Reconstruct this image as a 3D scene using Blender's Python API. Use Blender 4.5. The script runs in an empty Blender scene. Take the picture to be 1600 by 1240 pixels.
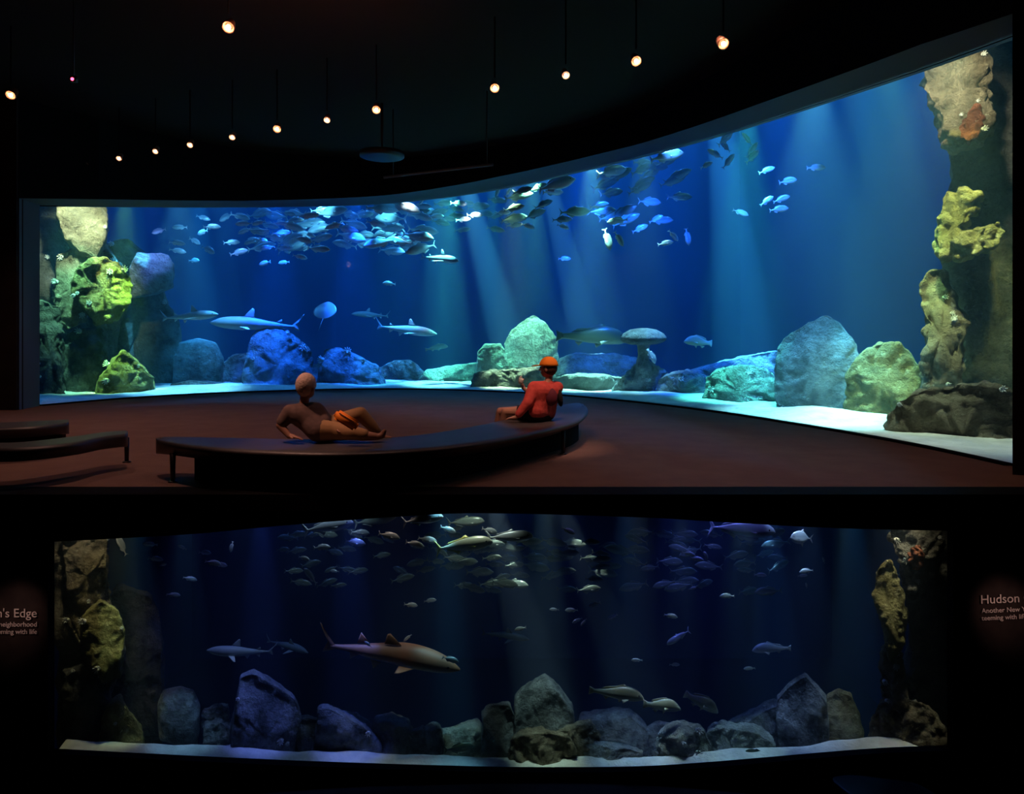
import bpy, bmesh, math, random
from mathutils import Vector, Matrix, noise, Euler
R = math.radians
random.seed(11)
scene = bpy.context.scene
COL = scene.collection

# ------------------------------------------------------------------ camera, world, exposure
F = 1100.0            # focal length in pixels of a 1600 wide frame
CX, HY = 800.0, 528.0 # vertical-plane axis and horizon line
cd = bpy.data.cameras.new('camera')
cam = bpy.data.objects.new('camera', cd); COL.objects.link(cam)
cd.sensor_fit = 'HORIZONTAL'; cd.sensor_width = 36.0
cd.lens = 36.0 * F / 1600.0
cd.shift_y = -(620.0 - HY) / 1600.0
cd.clip_start = 0.05; cd.clip_end = 200
cam.location = (0, 0, 0); cam.rotation_euler = (R(90), 0, 0)
scene.camera = cam
w = bpy.data.worlds.new('world'); scene.world = w; w.use_nodes = True
w.node_tree.nodes['Background'].inputs[0].default_value = (0, 0, 0, 1)
w.node_tree.nodes['Background'].inputs[1].default_value = 0.0
vs = scene.view_settings
vs.view_transform = 'Standard'; vs.look = 'None'; vs.gamma = 1.0; vs.use_curve_mapping = False
vs.exposure = 0.0
cy = scene.cycles
cy.use_denoising = True
cy.max_bounces = 5; cy.diffuse_bounces = 2; cy.glossy_bounces = 2; cy.transmission_bounces = 3
cy.volume_bounces = 0; cy.transparent_max_bounces = 8
cy.sample_clamp_indirect = 2.0

def spot(name, loc, target, power, color, angle, blend=0.6, radius=0.08):
    l = bpy.data.lights.new(name, 'SPOT')
    l.energy = power; l.color = color; l.spot_size = R(angle); l.spot_blend = blend
    l.shadow_soft_size = radius
    o = bpy.data.objects.new(name, l); COL.objects.link(o)
    o.location = loc
    o.rotation_euler = (Vector(target) - Vector(loc)).to_track_quat('-Z', 'Y').to_euler()
    return o

def point(name, loc, power, color, radius=0.3):
    l = bpy.data.lights.new(name, 'POINT'); l.energy = power; l.color = color; l.shadow_soft_size = radius
    o = bpy.data.objects.new(name, l); COL.objects.link(o); o.location = loc
    return o
KF, KB, KR = 1.3, 52.0, 5.0      # flood, beam and rock lamp strengths of the upper tank
LF_, LB_, LR_ = 1.5, 18.0, 1.7   # the same for the lower tank

def at(px, py, d):
    return Vector(((px - CX) / F * d, d, (HY - py) / F * d))

# measured edges of the two windows: (px, py) in the 1600 x 1240 frame
def interp(tab, x):
    if x <= tab[0][0]: return tab[0][1]
    for (a, b), (c, d) in zip(tab, tab[1:]):
        if x <= c: return b + (d - b) * (x - a) / (c - a)
    return tab[-1][1]
def sinterp(tab, x):
    """smooth (Catmull-Rom) interpolation of a table"""
    n = len(tab)
    if x <= tab[0][0]: return tab[0][1]
    if x >= tab[-1][0]: return tab[-1][1]
    for i in range(n - 1):
        if x <= tab[i + 1][0]:
            x0, y0 = tab[i]; x1, y1 = tab[i + 1]
            m0 = (y1 - tab[i - 1][1]) / (x1 - tab[i - 1][0]) if i > 0 else (y1 - y0) / (x1 - x0)
            m1 = (tab[i + 2][1] - y0) / (tab[i + 2][0] - x0) if i < n - 2 else (y1 - y0) / (x1 - x0)
            h = x1 - x0; t = (x - x0) / h
            return (2*t**3-3*t**2+1)*y0 + (t**3-2*t**2+t)*h*m0 + (-2*t**3+3*t**2)*y1 + (t**3-t**2)*h*m1
FZ = -1.5; CZ = 5.0
UBOT = [(55, 634.5), (200, 622), (380, 612.5), (600, 607.5), (750, 610.5), (900, 619), (1100, 640.5), (1300, 671.5), (1400, 689), (1500, 709), (1590, 729)]
UTOP = [(55, 322), (380, 323), (600, 318), (690, 308), (780, 295), (1000, 244), (1100, 217), (1180, 193), (1440, 107), (1590, 52)]
def ud(px): return -FZ * F / (sinterp(UBOT, px) - HY)
def ld(px): return 18.0 - 0.8 * ((px - 790) / 700.0) ** 2

# --- upper tank lamps (in the hood above the water)
UB, UC, UY, UW = (0.06, 0.3, 1.0), (0.16, 0.72, 0.9), (0.9, 0.95, 0.35), (0.62, 0.9, 1.0)
# soft blue flood
for (x, y, p, c) in [(-9, 25, 1500, UB), (-3, 28, 900, (0.03, 0.45, 0.7)), (4, 27, 2000, UB), (10, 22, 1700, (0.1, 0.45, 0.65)),
                     (9.5, 13, 500, (0.2, 0.65, 0.4)), (-12, 20, 1100, (0.06, 0.4, 0.9))]:
    point('tank_flood_light', (x, y, 12.4), p * KF, c, 0.4)
# narrow beams: (px at water line, px at bottom, depth, power, colour, angle)
for (x0, x1, d, p, c, a) in [
        (715, 800, 23.5, 2300, (0.2, 0.75, 0.95), 11), (845, 925, 23.0, 1500, (0.25, 0.7, 0.95), 10),
        (668, 690, 24.5, 1200, (0.08, 0.65, 0.8), 9), (1130, 1165, 18.5, 1900, (0.1, 0.5, 0.9), 14),
        (1385, 1395, 13.5, 450, (0.12, 0.6, 0.75), 19), (305, 318, 22.5, 900, (0.05, 0.4, 0.85), 10),
        (195, 215, 21, 600, (0.1, 0.5, 0.7), 12)]:
    a0 = at(x0, 240, d); b0 = at(x1, 560, d + 0.5)
    dirv = (b0 - a0); t = (9.0 - a0.z) / dirv.z
    spot('tank_beam_light', a0 + dirv * t, b0, p * KB, c, a * 0.8, 0.4, 0.05)
# coloured rock lights: (px, py target, depth, forward offset, power, colour, angle)
def rocklight(px, py, d, p, c, a, nm='tank_rock_light'):
    """a lamp in the hood between the glass and the rock, hidden above the window edge"""
    b = at(px, py, d); g = ud(px)
    dl = d - 0.72 * (d - 0.35 - g)
    z = (HY - sinterp(UTOP, px)) / F * dl + 1.0
    spot(nm, (b.x / d * dl, dl, z), b, p * KR, c, a * 1.3, 0.8, 0.1)
G_, Y_, B_ = (0.25, 1.0, 0.5), (1.0, 0.9, 0.25), (0.01, 0.13, 1.0)
rocklight(120, 390, 20.0, 360, (0.8, 0.95, 0.55), 40)
rocklight(160, 460, 19.2, 260, (0.95, 1.0, 0.3), 18)
rocklight(120, 570, 19.6, 600, (0.3, 0.9, 0.5), 34)
rocklight(195, 590, 19.3, 1200, (0.45, 1.0, 0.15), 17)
rocklight(237, 420, 21.6, 330, (0.16, 0.3, 1.0), 18)
rocklight(310, 560, 22.6, 700, (0.03, 0.4, 1.0), 18)
rocklight(430, 560, 22.2, 2200, B_, 22)
rocklight(555, 585, 22.6, 2200, B_, 22)
rocklight(640, 590, 24.0, 1300, (0.05, 0.4, 1.0), 18)
rocklight(705, 590, 23.8, 3600, (0.15, 1.0, 0.7), 14)
rocklight(830, 545, 22.9, 2800, (0.3, 1.0, 0.6), 20)
rocklight(770, 560, 22.4, 1300, (0.2, 1.0, 0.6), 12)
rocklight(800, 600, 21.0, 1800, (0.65, 1.0, 0.55), 14)
rocklight(925, 600, 20.0, 2600, (0.35, 1.0, 0.75), 20)
rocklight(950, 565, 22.5, 1200, B_, 22)
rocklight(1005, 560, 18.7, 1000, (0.3, 0.85, 1.0), 20)
rocklight(1075, 610, 18.2, 700, B_, 20)
rocklight(1165, 605, 16.4, 1700, (0.12, 1.0, 0.75), 22)
rocklight(1140, 570, 18.8, 500, B_, 22)
rocklight(1275, 560, 14.9, 800, (0.14, 0.55, 1.0), 30)
rocklight(1390, 590, 13.4, 700, (0.5, 1.0, 0.35), 24)
rocklight(1270, 653, 13.2, 900, (0.3, 0.95, 1.0), 30)
rocklight(1500, 160, 12.0, 160, (1.0, 0.85, 0.5), 40)
rocklight(1500, 360, 11.9, 330, (1.0, 0.95, 0.2), 26)
rocklight(1470, 540, 12.0, 260, (0.7, 0.95, 0.5), 36)
rocklight(1470, 655, 11.0, 200, (0.9, 0.95, 0.7), 40)
# school lights
rocklight(610, 603, 22.6, 900, (0.05, 0.5, 1.0), 20)
rocklight(350, 604, 21.4, 600, (0.08, 0.5, 1.0), 16)
rocklight(280, 606, 19.6, 700, (0.2, 0.75, 1.0), 30)
rocklight(690, 603, 22.0, 1800, (0.2, 0.95, 1.0), 20)
rocklight(1340, 664, 12.4, 500, (0.35, 1.0, 1.0), 22)
rocklight(735, 335, 22.0, 420, (0.75, 1.0, 1.0), 15)
rocklight(910, 285, 20.2, 2200, (0.01, 0.1, 1.0), 24)
rocklight(1030, 255, 18.2, 1500, (0.01, 0.1, 1.0), 24)
rocklight(1220, 300, 15.2, 900, (0.02, 0.15, 1.0), 30)
rocklight(1050, 370, 18.6, 300, (0.06, 0.3, 1.0), 20)
rocklight(500, 345, 23.5, 170, (0.12, 0.6, 0.9), 30)
rocklight(600, 350, 23.5, 170, (0.12, 0.7, 0.85), 30)
rocklight(330, 350, 22.5, 260, (0.12, 0.5, 0.9), 30)
rocklight(370, 500, 21.8, 260, (0.1, 0.35, 1.0), 26)
rocklight(640, 500, 23.0, 200, (0.7, 0.85, 0.9), 18)

# --- lower tank lamps (just under the upper storey)
LZ = -3.1
LB = (0.12, 0.25, 1.0)
for (x, y, p, c) in [(-7, 22, 130, LB), (0, 24, 150, (0.1, 0.3, 0.9)), (7, 22, 150, LB), (11, 21, 80, (0.1, 0.45, 0.8))]:
    spot('lower_flood_light', (x, y, LZ), (x, y, -12), p * LF_, c, 150, 1.0, 0.4)
for (x0, x1, d, p, c, a) in [
        (775, 850, 21.0, 260, (0.8, 0.85, 0.7), 15), (880, 1000, 22.0, 170, (0.8, 0.8, 0.65), 14),
        (700, 712, 22.5, 150, (0.2, 0.6, 0.8), 12), (1200, 1215, 21.0, 150, (0.2, 0.45, 0.9), 16),
        (1330, 1345, 20.0, 130, (0.15, 0.5, 0.8), 16), (215, 225, 21.0, 110, (0.15, 0.45, 0.7), 14)]:
    a0 = at(x0, 800, d); b0 = at(x1, 1100, d + 0.3)
    dirv = (b0 - a0); t = (LZ - a0.z) / dirv.z
    spot('lower_beam_light', a0 + dirv * t, b0, p * LB_, c, a, 0.6, 0.06)
def lowlight(px, py, d, p, c, a):
    b = at(px, py, d); dl = d - 0.6 * max(0.1, d - 0.3 - ld(px))
    spot('lower_rock_light', (b.x / d * dl, dl, LZ), b, p * LR_, c, a, 0.8, 0.1)
lowlight(130, 920, 18.6, 110, (1.0, 0.8, 0.5), 60)
lowlight(160, 1010, 18.6, 110, (1.0, 0.8, 0.3), 30)
lowlight(195, 1130, 18.7, 520, (0.85, 0.95, 0.5), 18)
lowlight(290, 1165, 18.6, 420, (0.35, 0.7, 1.0), 18)
lowlight(410, 1110, 18.9, 900, (0.16, 0.22, 1.0), 18)
lowlight(550, 1140, 18.9, 900, (0.12, 0.2, 1.0), 18)
lowlight(690, 1170, 18.8, 560, (0.25, 0.75, 0.95), 20)
lowlight(720, 1150, 19.3, 300, (0.6, 1.0, 0.6), 10)
lowlight(850, 1110, 19.2, 620, (0.7, 1.0, 0.85), 20)
lowlight(860, 1170, 18.3, 420, (0.9, 1.0, 0.65), 16)
lowlight(980, 1160, 19.0, 520, (0.35, 0.65, 1.0), 22)
lowlight(1065, 1165, 18.5, 380, (0.7, 0.95, 0.85), 16)
lowlight(1160, 1160, 18.6, 520, (0.6, 0.95, 0.95), 20)
lowlight(1260, 1120, 19.0, 560, (0.45, 0.65, 1.0), 22)
lowlight(1320, 1140, 19.0, 420, (0.8, 1.0, 0.6), 14)
lowlight(1400, 930, 18.3, 40, (1.0, 0.85, 0.5), 60)
lowlight(1400, 1040, 18.3, 130, (1.0, 0.9, 0.6), 40)
lowlight(740, 840, 18.8, 150, (0.9, 1.0, 0.8), 75)
lowlight(1080, 870, 19.6, 160, (0.15, 0.2, 1.0), 60)
lowlight(300, 890, 19.2, 110, (0.3, 0.3, 1.0), 40)
lowlight(890, 950, 19.6, 120, (0.3, 0.3, 1.0), 24)
lowlight(1050, 980, 19.6, 160, (0.15, 0.22, 1.0), 24)
lowlight(1430, 870, 18.2, 40, (1.0, 0.8, 0.5), 50)
lowlight(1410, 1130, 17.9, 160, (1.0, 0.9, 0.6), 26)
lowlight(520, 860, 19.6, 90, (0.6, 0.8, 1.0), 70)
lowlight(1000, 1090, 18.9, 300, (0.9, 0.95, 0.7), 20)
lowlight(1150, 826, 18.9, 50, (0.2, 0.22, 1.0), 80)
lowlight(1215, 1010, 19.4, 160, (0.3, 0.45, 1.0), 24)
lowlight(620, 1020, 18.8, 75, (1.0, 0.75, 0.6), 36)
lowlight(380, 1010, 19.4, 140, (0.35, 0.5, 1.0), 30)

# --- gallery lamps and an added ceiling fill
spot('gallery_spot', (0.6, 7.2, 3.9), (0.4, 9.4, -0.9), 560, (1.0, 0.55, 0.4), 22, 0.9, 0.1)
spot('gallery_spot', (-3.9, 6.4, 3.9), (-2.2, 7.3, -1.0), 520, (1.0, 0.5, 0.35), 20, 0.9, 0.1)
for (x, y, p) in [(-6.8, 10.3, 230), (-9.0, 13.0, 160), (-4.5, 14.5, 120), (-0.8, 13.0, 170), (2.6, 9.2, 120), (3.4, 7.3, 85), (-4.0, 7.6, 190), (-1.2, 7.2, 90)]:
    spot('gallery_wash', (x, y, 4.2), (x, y, -1.5), p * 0.85, (1.0, 0.54, 0.42), 90, 1.0, 0.2)
spot('ceiling_glow_fill', (-2.5, 8.5, 3.4), (-3.0, 10.0, 5.0), 90, (1.0, 0.35, 0.2), 130, 1.0, 0.1)  # added fill without a fixture, makes the faint brown glow on the ceiling
spot('text_wash', (-11.2, 14.6, -5.0), (-12.0, 17.2, -6.9), 90, (1.0, 0.6, 0.5), 36, 1.0, 0.1)
spot('text_wash', (11.2, 14.6, -5.0), (11.9, 17.2, -6.7), 90, (1.0, 0.6, 0.5), 36, 1.0, 0.1)

# ------------------------------------------------------------------ materials
def new_mat(name):
    m = bpy.data.materials.new(name); m.use_nodes = True
    nt = m.node_tree; nt.nodes.clear()
    out = nt.nodes.new('ShaderNodeOutputMaterial')
    return m, nt, out
def principled(name, col, rough=0.6, metal=0.0, spec=0.5, col2=None, nscale=8.0, bump=0.0, bscale=20.0, emis=None, estr=0.0, detail=4.0, lo=0.35, hi=0.65):
    m, nt, out = new_mat(name)
    b = nt.nodes.new('ShaderNodeBsdfPrincipled'); nt.links.new(b.outputs[0], out.inputs[0])
    b.inputs['Base Color'].default_value = (*col, 1); b.inputs['Roughness'].default_value = rough
    b.inputs['Metallic'].default_value = metal; b.inputs['Specular IOR Level'].default_value = spec
    tc = nt.nodes.new('ShaderNodeTexCoord')
    if col2 is not None:
        n = nt.nodes.new('ShaderNodeTexNoise'); n.inputs['Scale'].default_value = nscale; n.inputs['Detail'].default_value = detail
        nt.links.new(tc.outputs['Object'], n.inputs['Vector'])
        r = nt.nodes.new('ShaderNodeValToRGB')
        r.color_ramp.elements[0].position = lo; r.color_ramp.elements[0].color = (*col, 1)
        r.color_ramp.elements[1].position = hi; r.color_ramp.elements[1].color = (*col2, 1)
        nt.links.new(n.outputs['Fac'], r.inputs['Fac']); nt.links.new(r.outputs['Color'], b.inputs['Base Color'])
    if bump > 0:
        n2 = nt.nodes.new('ShaderNodeTexNoise'); n2.inputs['Scale'].default_value = bscale; n2.inputs['Detail'].default_value = 6
        nt.links.new(tc.outputs['Object'], n2.inputs['Vector'])
        bp = nt.nodes.new('ShaderNodeBump'); bp.inputs['Strength'].default_value = bump; bp.inputs['Distance'].default_value = 0.08
        nt.links.new(n2.outputs['Fac'], bp.inputs['Height']); nt.links.new(bp.outputs[0], b.inputs['Normal'])
    if emis is not None:
        b.inputs['Emission Color'].default_value = (*emis, 1); b.inputs['Emission Strength'].default_value = estr
    return m
def rock_mat(name, ca, cb, cs, speck=0.62):
    m, nt, out = new_mat(name)
    b = nt.nodes.new('ShaderNodeBsdfPrincipled'); nt.links.new(b.outputs[0], out.inputs[0])
    b.inputs['Roughness'].default_value = 0.9; b.inputs['Specular IOR Level'].default_value = 0.15
    g = nt.nodes.new('ShaderNodeNewGeometry')
    n = nt.nodes.new('ShaderNodeTexNoise'); n.inputs['Scale'].default_value = 1.6; n.inputs['Detail'].default_value = 9; n.inputs['Roughness'].default_value = 0.68
    nt.links.new(g.outputs['Position'], n.inputs['Vector'])
    r = nt.nodes.new('ShaderNodeValToRGB'); e = r.color_ramp.elements
    e[0].position = 0.34; e[0].color = (*ca, 1); e[1].position = 0.62; e[1].color = (*cb, 1)
    nt.links.new(n.outputs['Fac'], r.inputs['Fac'])
    n3 = nt.nodes.new('ShaderNodeTexNoise'); n3.inputs['Scale'].default_value = 6; n3.inputs['Detail'].default_value = 9; n3.inputs['Roughness'].default_value = 0.7
    nt.links.new(g.outputs['Position'], n3.inputs['Vector'])
    r3 = nt.nodes.new('ShaderNodeValToRGB'); r3.color_ramp.elements[0].position = speck; r3.color_ramp.elements[1].position = speck + 0.12
    nt.links.new(n3.outputs['Fac'], r3.inputs['Fac'])
    mx = nt.nodes.new('ShaderNodeMixRGB'); mx.inputs[2].default_value = (*cs, 1)
    nt.links.new(r3.outputs['Color'], mx.inputs[0]); nt.links.new(r.outputs['Color'], mx.inputs[1])
    nt.links.new(mx.outputs[0], b.inputs['Base Color'])
    n2 = nt.nodes.new('ShaderNodeTexNoise'); n2.inputs['Scale'].default_value = 5; n2.inputs['Detail'].default_value = 10; n2.inputs['Roughness'].default_value = 0.7
    nt.links.new(g.outputs['Position'], n2.inputs['Vector'])
    bp = nt.nodes.new('ShaderNodeBump'); bp.inputs['Strength'].default_value = 1.0; bp.inputs['Distance'].default_value = 0.32
    nt.links.new(n2.outputs['Fac'], bp.inputs['Height']); nt.links.new(bp.outputs[0], b.inputs['Normal'])
    return m
def fish_mat(name, back, belly, z0=-0.04, z1=0.06, rough=0.35, mottled=0.0, metal=0.3):
    m, nt, out = new_mat(name)
    b = nt.nodes.new('ShaderNodeBsdfPrincipled'); nt.links.new(b.outputs[0], out.inputs[0])
    b.inputs['Roughness'].default_value = rough; b.inputs['Metallic'].default_value = metal
    tc = nt.nodes.new('ShaderNodeTexCoord'); sp = nt.nodes.new('ShaderNodeSeparateXYZ')
    nt.links.new(tc.outputs['Object'], sp.inputs[0])
    n = nt.nodes.new('ShaderNodeTexNoise'); n.inputs['Scale'].default_value = 9
    nt.links.new(tc.outputs['Object'], n.inputs['Vector'])
    ma = nt.nodes.new('ShaderNodeMath'); ma.operation = 'MULTIPLY_ADD'; ma.inputs[1].default_value = 0.03 + mottled
    nt.links.new(n.outputs['Fac'], ma.inputs[0]); nt.links.new(sp.outputs['Z'], ma.inputs[2])
    mr = nt.nodes.new('ShaderNodeMapRange'); mr.inputs['From Min'].default_value = z0; mr.inputs['From Max'].default_value = z1
    nt.links.new(ma.outputs[0], mr.inputs['Value'])
    mx = nt.nodes.new('ShaderNodeMixRGB'); mx.inputs[1].default_value = (*belly, 1); mx.inputs[2].default_value = (*back, 1)
    nt.links.new(mr.outputs[0], mx.inputs[0]); nt.links.new(mx.outputs[0], b.inputs['Base Color'])
    return m
def volume_mat(name, sc, sd, ac, ad, g=0.2):
    m, nt, out = new_mat(name)
    s = nt.nodes.new('ShaderNodeVolumeScatter'); s.inputs['Color'].default_value = (*sc, 1); s.inputs['Density'].default_value = sd
    s.inputs['Anisotropy'].default_value = g
    a = nt.nodes.new('ShaderNodeVolumeAbsorption'); a.inputs['Color'].default_value = (*ac, 1); a.inputs['Density'].default_value = ad
    ad_ = nt.nodes.new('ShaderNodeAddShader')
    nt.links.new(s.outputs[0], ad_.inputs[0]); nt.links.new(a.outputs[0], ad_.inputs[1]); nt.links.new(ad_.outputs[0], out.inputs['Volume'])
    return m
def glass_mat(name):
    m, nt, out = new_mat(name)
    t = nt.nodes.new('ShaderNodeBsdfTransparent'); t.inputs[0].default_value = (0.97, 0.99, 1.0, 1)
    g = nt.nodes.new('ShaderNodeBsdfGlossy'); g.inputs['Roughness'].default_value = 0.0
    fr = nt.nodes.new('ShaderNodeFresnel'); fr.inputs['IOR'].default_value = 1.1
    mx = nt.nodes.new('ShaderNodeMixShader')
    nt.links.new(fr.outputs[0], mx.inputs[0]); nt.links.new(t.outputs[0], mx.inputs[1]); nt.links.new(g.outputs[0], mx.inputs[2])
    nt.links.new(mx.outputs[0], out.inputs[0])
    return m
def emis_mat(name, col, s):
    m, nt, out = new_mat(name)
    e = nt.nodes.new('ShaderNodeEmission'); e.inputs[0].default_value = (*col, 1); e.inputs[1].default_value = s
    nt.links.new(e.outputs[0], out.inputs[0]); return m

M = {}
M['black'] = principled('black_paint', (0.006, 0.006, 0.007), 0.9, spec=0.1)
M['wallblack'] = principled('dark_wall_paint', (0.03, 0.022, 0.022), 0.9, spec=0.1, col2=(0.04, 0.03, 0.028), nscale=3)
M['soffit'] = principled('soffit_paint', (0.2, 0.23, 0.25), 0.8, spec=0.2)
M['ceil'] = principled('ceiling_paint', (0.025, 0.016, 0.013), 0.95, spec=0.05)
M['floor'] = principled('carpet', (0.22, 0.125, 0.095), 0.9, spec=0.1, col2=(0.25, 0.145, 0.11), nscale=3, bump=0.2, bscale=60)
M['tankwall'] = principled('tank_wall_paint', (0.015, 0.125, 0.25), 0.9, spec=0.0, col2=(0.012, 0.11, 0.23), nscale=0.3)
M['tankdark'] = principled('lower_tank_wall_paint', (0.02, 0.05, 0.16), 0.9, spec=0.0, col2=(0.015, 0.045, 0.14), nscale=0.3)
M['seabed'] = principled('dark_seabed', (0.02, 0.03, 0.05), 0.95, spec=0.0)
M['sand'] = principled('sand', (0.62, 0.62, 0.56), 0.95, spec=0.1, col2=(0.8, 0.79, 0.72), nscale=2.5, bump=0.5, bscale=9)
M['glass'] = glass_mat('acrylic_pane')
M['rock'] = rock_mat('grey_rock', (0.10, 0.11, 0.11), (0.42, 0.44, 0.42), (0.62, 0.62, 0.55))
M['rockd'] = rock_mat('dark_rock', (0.05, 0.05, 0.045), (0.22, 0.21, 0.18), (0.4, 0.38, 0.3), 0.66)
M['rockb'] = rock_mat('brown_rock', (0.10, 0.07, 0.045), (0.42, 0.36, 0.25), (0.65, 0.6, 0.45), 0.6)
M['rocky'] = rock_mat('ochre_growth_rock', (0.13, 0.11, 0.04), (0.46, 0.42, 0.2), (0.72, 0.68, 0.42), 0.58)
M['rockp'] = rock_mat('pale_crust_rock', (0.25, 0.26, 0.22), (0.6, 0.62, 0.55), (0.8, 0.8, 0.7), 0.56)
M['rust'] = rock_mat('rust_growth', (0.16, 0.04, 0.02), (0.4, 0.14, 0.08), (0.5, 0.3, 0.2), 0.6)
M['anem'] = principled('pale_anemone', (0.6, 0.62, 0.58), 0.8, col2=(0.8, 0.8, 0.75), nscale=20, bump=0.5, bscale=40)
M['silver'] = fish_mat('silver_fish', (0.38, 0.42, 0.45), (0.85, 0.87, 0.88))
M['drab'] = fish_mat('drab_fish', (0.16, 0.2, 0.17), (0.34, 0.38, 0.34))
M['jack'] = fish_mat('jack_skin', (0.42, 0.44, 0.34), (0.8, 0.82, 0.75))
M['yellow'] = principled('yellow_fin', (0.62, 0.6, 0.2), 0.5)
M['drum'] = fish_mat('olive_drum_skin', (0.16, 0.14, 0.08), (0.5, 0.47, 0.32), -0.06, 0.12, mottled=0.02, metal=0.0)
M['pale'] = fish_mat('pale_yellow_skin', (0.42, 0.42, 0.28), (0.72, 0.72, 0.55), -0.05, 0.12, metal=0.0)
M['dark'] = fish_mat('dark_fish_skin', (0.05, 0.07, 0.06), (0.2, 0.2, 0.16), -0.12, 0.05, metal=0.0)
M['shark'] = fish_mat('grey_shark_skin', (0.28, 0.32, 0.36), (0.8, 0.82, 0.8), -0.05, 0.01, 0.5, metal=0.0)
M['tiger'] = fish_mat('brown_shark_skin', (0.34, 0.15, 0.08), (0.6, 0.5, 0.4), -0.045, -0.005, 0.55, metal=0.0)
M['eye'] = principled('eye', (0.01, 0.01, 0.01), 0.1)
M['bench'] = principled('dark_bench_shell', (0.05, 0.046, 0.05), 0.42, col2=(0.07, 0.06, 0.062), nscale=3)
M['benchedge'] = principled('bench_edge', (0.03, 0.02, 0.018), 0.35)
M['metal'] = principled('dark_metal', (0.04, 0.03, 0.03), 0.4, metal=0.6)
M['lampcup'] = principled('lamp_cup', (0.32, 0.14, 0.08), 0.4, metal=0.5)
M['bulb'] = emis_mat('lamp_glow', (1.0, 0.6, 0.36), 60)
M['bulbw'] = emis_mat('pale_lamp_glow', (1.0, 0.86, 0.66), 50)
M['led'] = emis_mat('red_led', (1.0, 0.05, 0.12), 8)
M['text'] = principled('white_lettering', (0.8, 0.72, 0.68), 0.6)
M['skin'] = principled('skin', (0.5, 0.25, 0.17), 0.55)
M['skinb'] = principled('tanned_skin', (0.32, 0.15, 0.10), 0.55)
M['red'] = principled('red_cotton', (0.72, 0.09, 0.07), 0.85, col2=(0.62, 0.07, 0.06), nscale=12, bump=0.2, bscale=20)
M['maroon'] = principled('maroon_panel', (0.16, 0.02, 0.04), 0.8)
M['blackcloth'] = principled('black_cloth', (0.015, 0.012, 0.015), 0.9)
M['orange'] = principled('orange_cap_cotton', (0.95, 0.25, 0.01), 0.75)
M['brown'] = principled('brown_trousers', (0.36, 0.2, 0.09), 0.85)
M['taupe'] = principled('taupe_shirt', (0.10, 0.06, 0.055), 0.9, col2=(0.15, 0.09, 0.08), nscale=10)
M['hair'] = principled('dark_brown_hair', (0.06, 0.025, 0.015), 0.7)
M['ghair'] = principled('grey_brown_knit', (0.55, 0.4, 0.34), 0.9, bump=0.3, bscale=40)
M['vol'] = volume_mat('tank_water', (0.4, 0.75, 0.9), 0.015, (0.05, 0.55, 0.9), 0.05)
M['vol2'] = volume_mat('lower_tank_water', (0.5, 0.7, 1.0), 0.024, (0.05, 0.5, 0.85), 0.06)

# ------------------------------------------------------------------ object helpers
def tag(o, label=None, cat=None, group=None, kind=None):
    if label: o['label'] = label
    if cat: o['category'] = cat
    if group: o['group'] = group
    if kind: o['kind'] = kind
    return o
def link_mesh(name, bm, mat, parent=None, smooth=True, recalc=True):
    if recalc: bmesh.ops.recalc_face_normals(bm, faces=bm.faces)
    me = bpy.data.meshes.new(name); bm.to_mesh(me); bm.free()
    me.materials.append(mat)
    if smooth: me.polygons.foreach_set('use_smooth', [True] * len(me.polygons))
    o = bpy.data.objects.new(name, me); COL.objects.link(o)
    if parent: o.parent = parent
    return o
def empty(name, loc=(0, 0, 0), rz=0.0):
    o = bpy.data.objects.new(name, None); COL.objects.link(o); o.location = loc; o.rotation_euler = (0, 0, rz)
    o.empty_display_size = 0.2
    return o
def recenter(o):
    """move a world-space mesh so that its origin is at its base centre"""
    me = o.data
    xs = [v.co for v in me.vertices]
    c = Vector(((min(v.x for v in xs) + max(v.x for v in xs)) / 2, (min(v.y for v in xs) + max(v.y for v in xs)) / 2, min(v.z for v in xs)))
    me.transform(Matrix.Translation(-c)); o.location = c
    return c
def add_box(bm, c, s, rot=None):
    r = bmesh.ops.create_cube(bm, size=1.0)
    mt = Matrix.Translation(c) @ (rot if rot else Matrix.Identity(4)) @ Matrix.Diagonal((*s, 1))
    bmesh.ops.transform(bm, matrix=mt, verts=r['verts'])
def add_cyl(bm, p0, p1, r0, r1=None, seg=16):
    r1 = r0 if r1 is None else r1
    p0, p1 = Vector(p0), Vector(p1); d = p1 - p0
    r = bmesh.ops.create_cone(bm, cap_ends=True, segments=seg, radius1=r0, radius2=r1, depth=d.length)
    mt = Matrix.Translation((p0 + p1) / 2) @ d.to_track_quat('Z', 'Y').to_matrix().to_4x4()
    bmesh.ops.transform(bm, matrix=mt, verts=r['verts'])
def add_ball(bm, c, s, seg=16, rot=None):
    r = bmesh.ops.create_uvsphere(bm, u_segments=seg, v_segments=max(6, seg // 2), radius=1.0)
    mt = Matrix.Translation(c) @ (rot if rot else Matrix.Identity(4)) @ Matrix.Diagonal((*s, 1))
    bmesh.ops.transform(bm, matrix=mt, verts=r['verts'])
def prism(bm, pts, z0, z1):
    a = [bm.verts.new((p[0], p[1], z0)) for p in pts]; b = [bm.verts.new((p[0], p[1], z1)) for p in pts]
    n = len(pts)
    bm.faces.new(a[::-1]); bm.faces.new(b)
    for i in range(n): bm.faces.new((a[i], a[(i+1) % n], b[(i+1) % n], b[i]))

# ------------------------------------------------------------------ upper gallery shell
NU = 150
UPX = [62 + (1582 - 62) * i / NU for i in range(NU + 1)]
UG = []   # glass curve (x, y, ztop)
for p in UPX:
    d = ud(p); UG.append(Vector(((p - CX) / F * d, d, (HY - sinterp(UTOP, p)) / F * d)))
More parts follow.
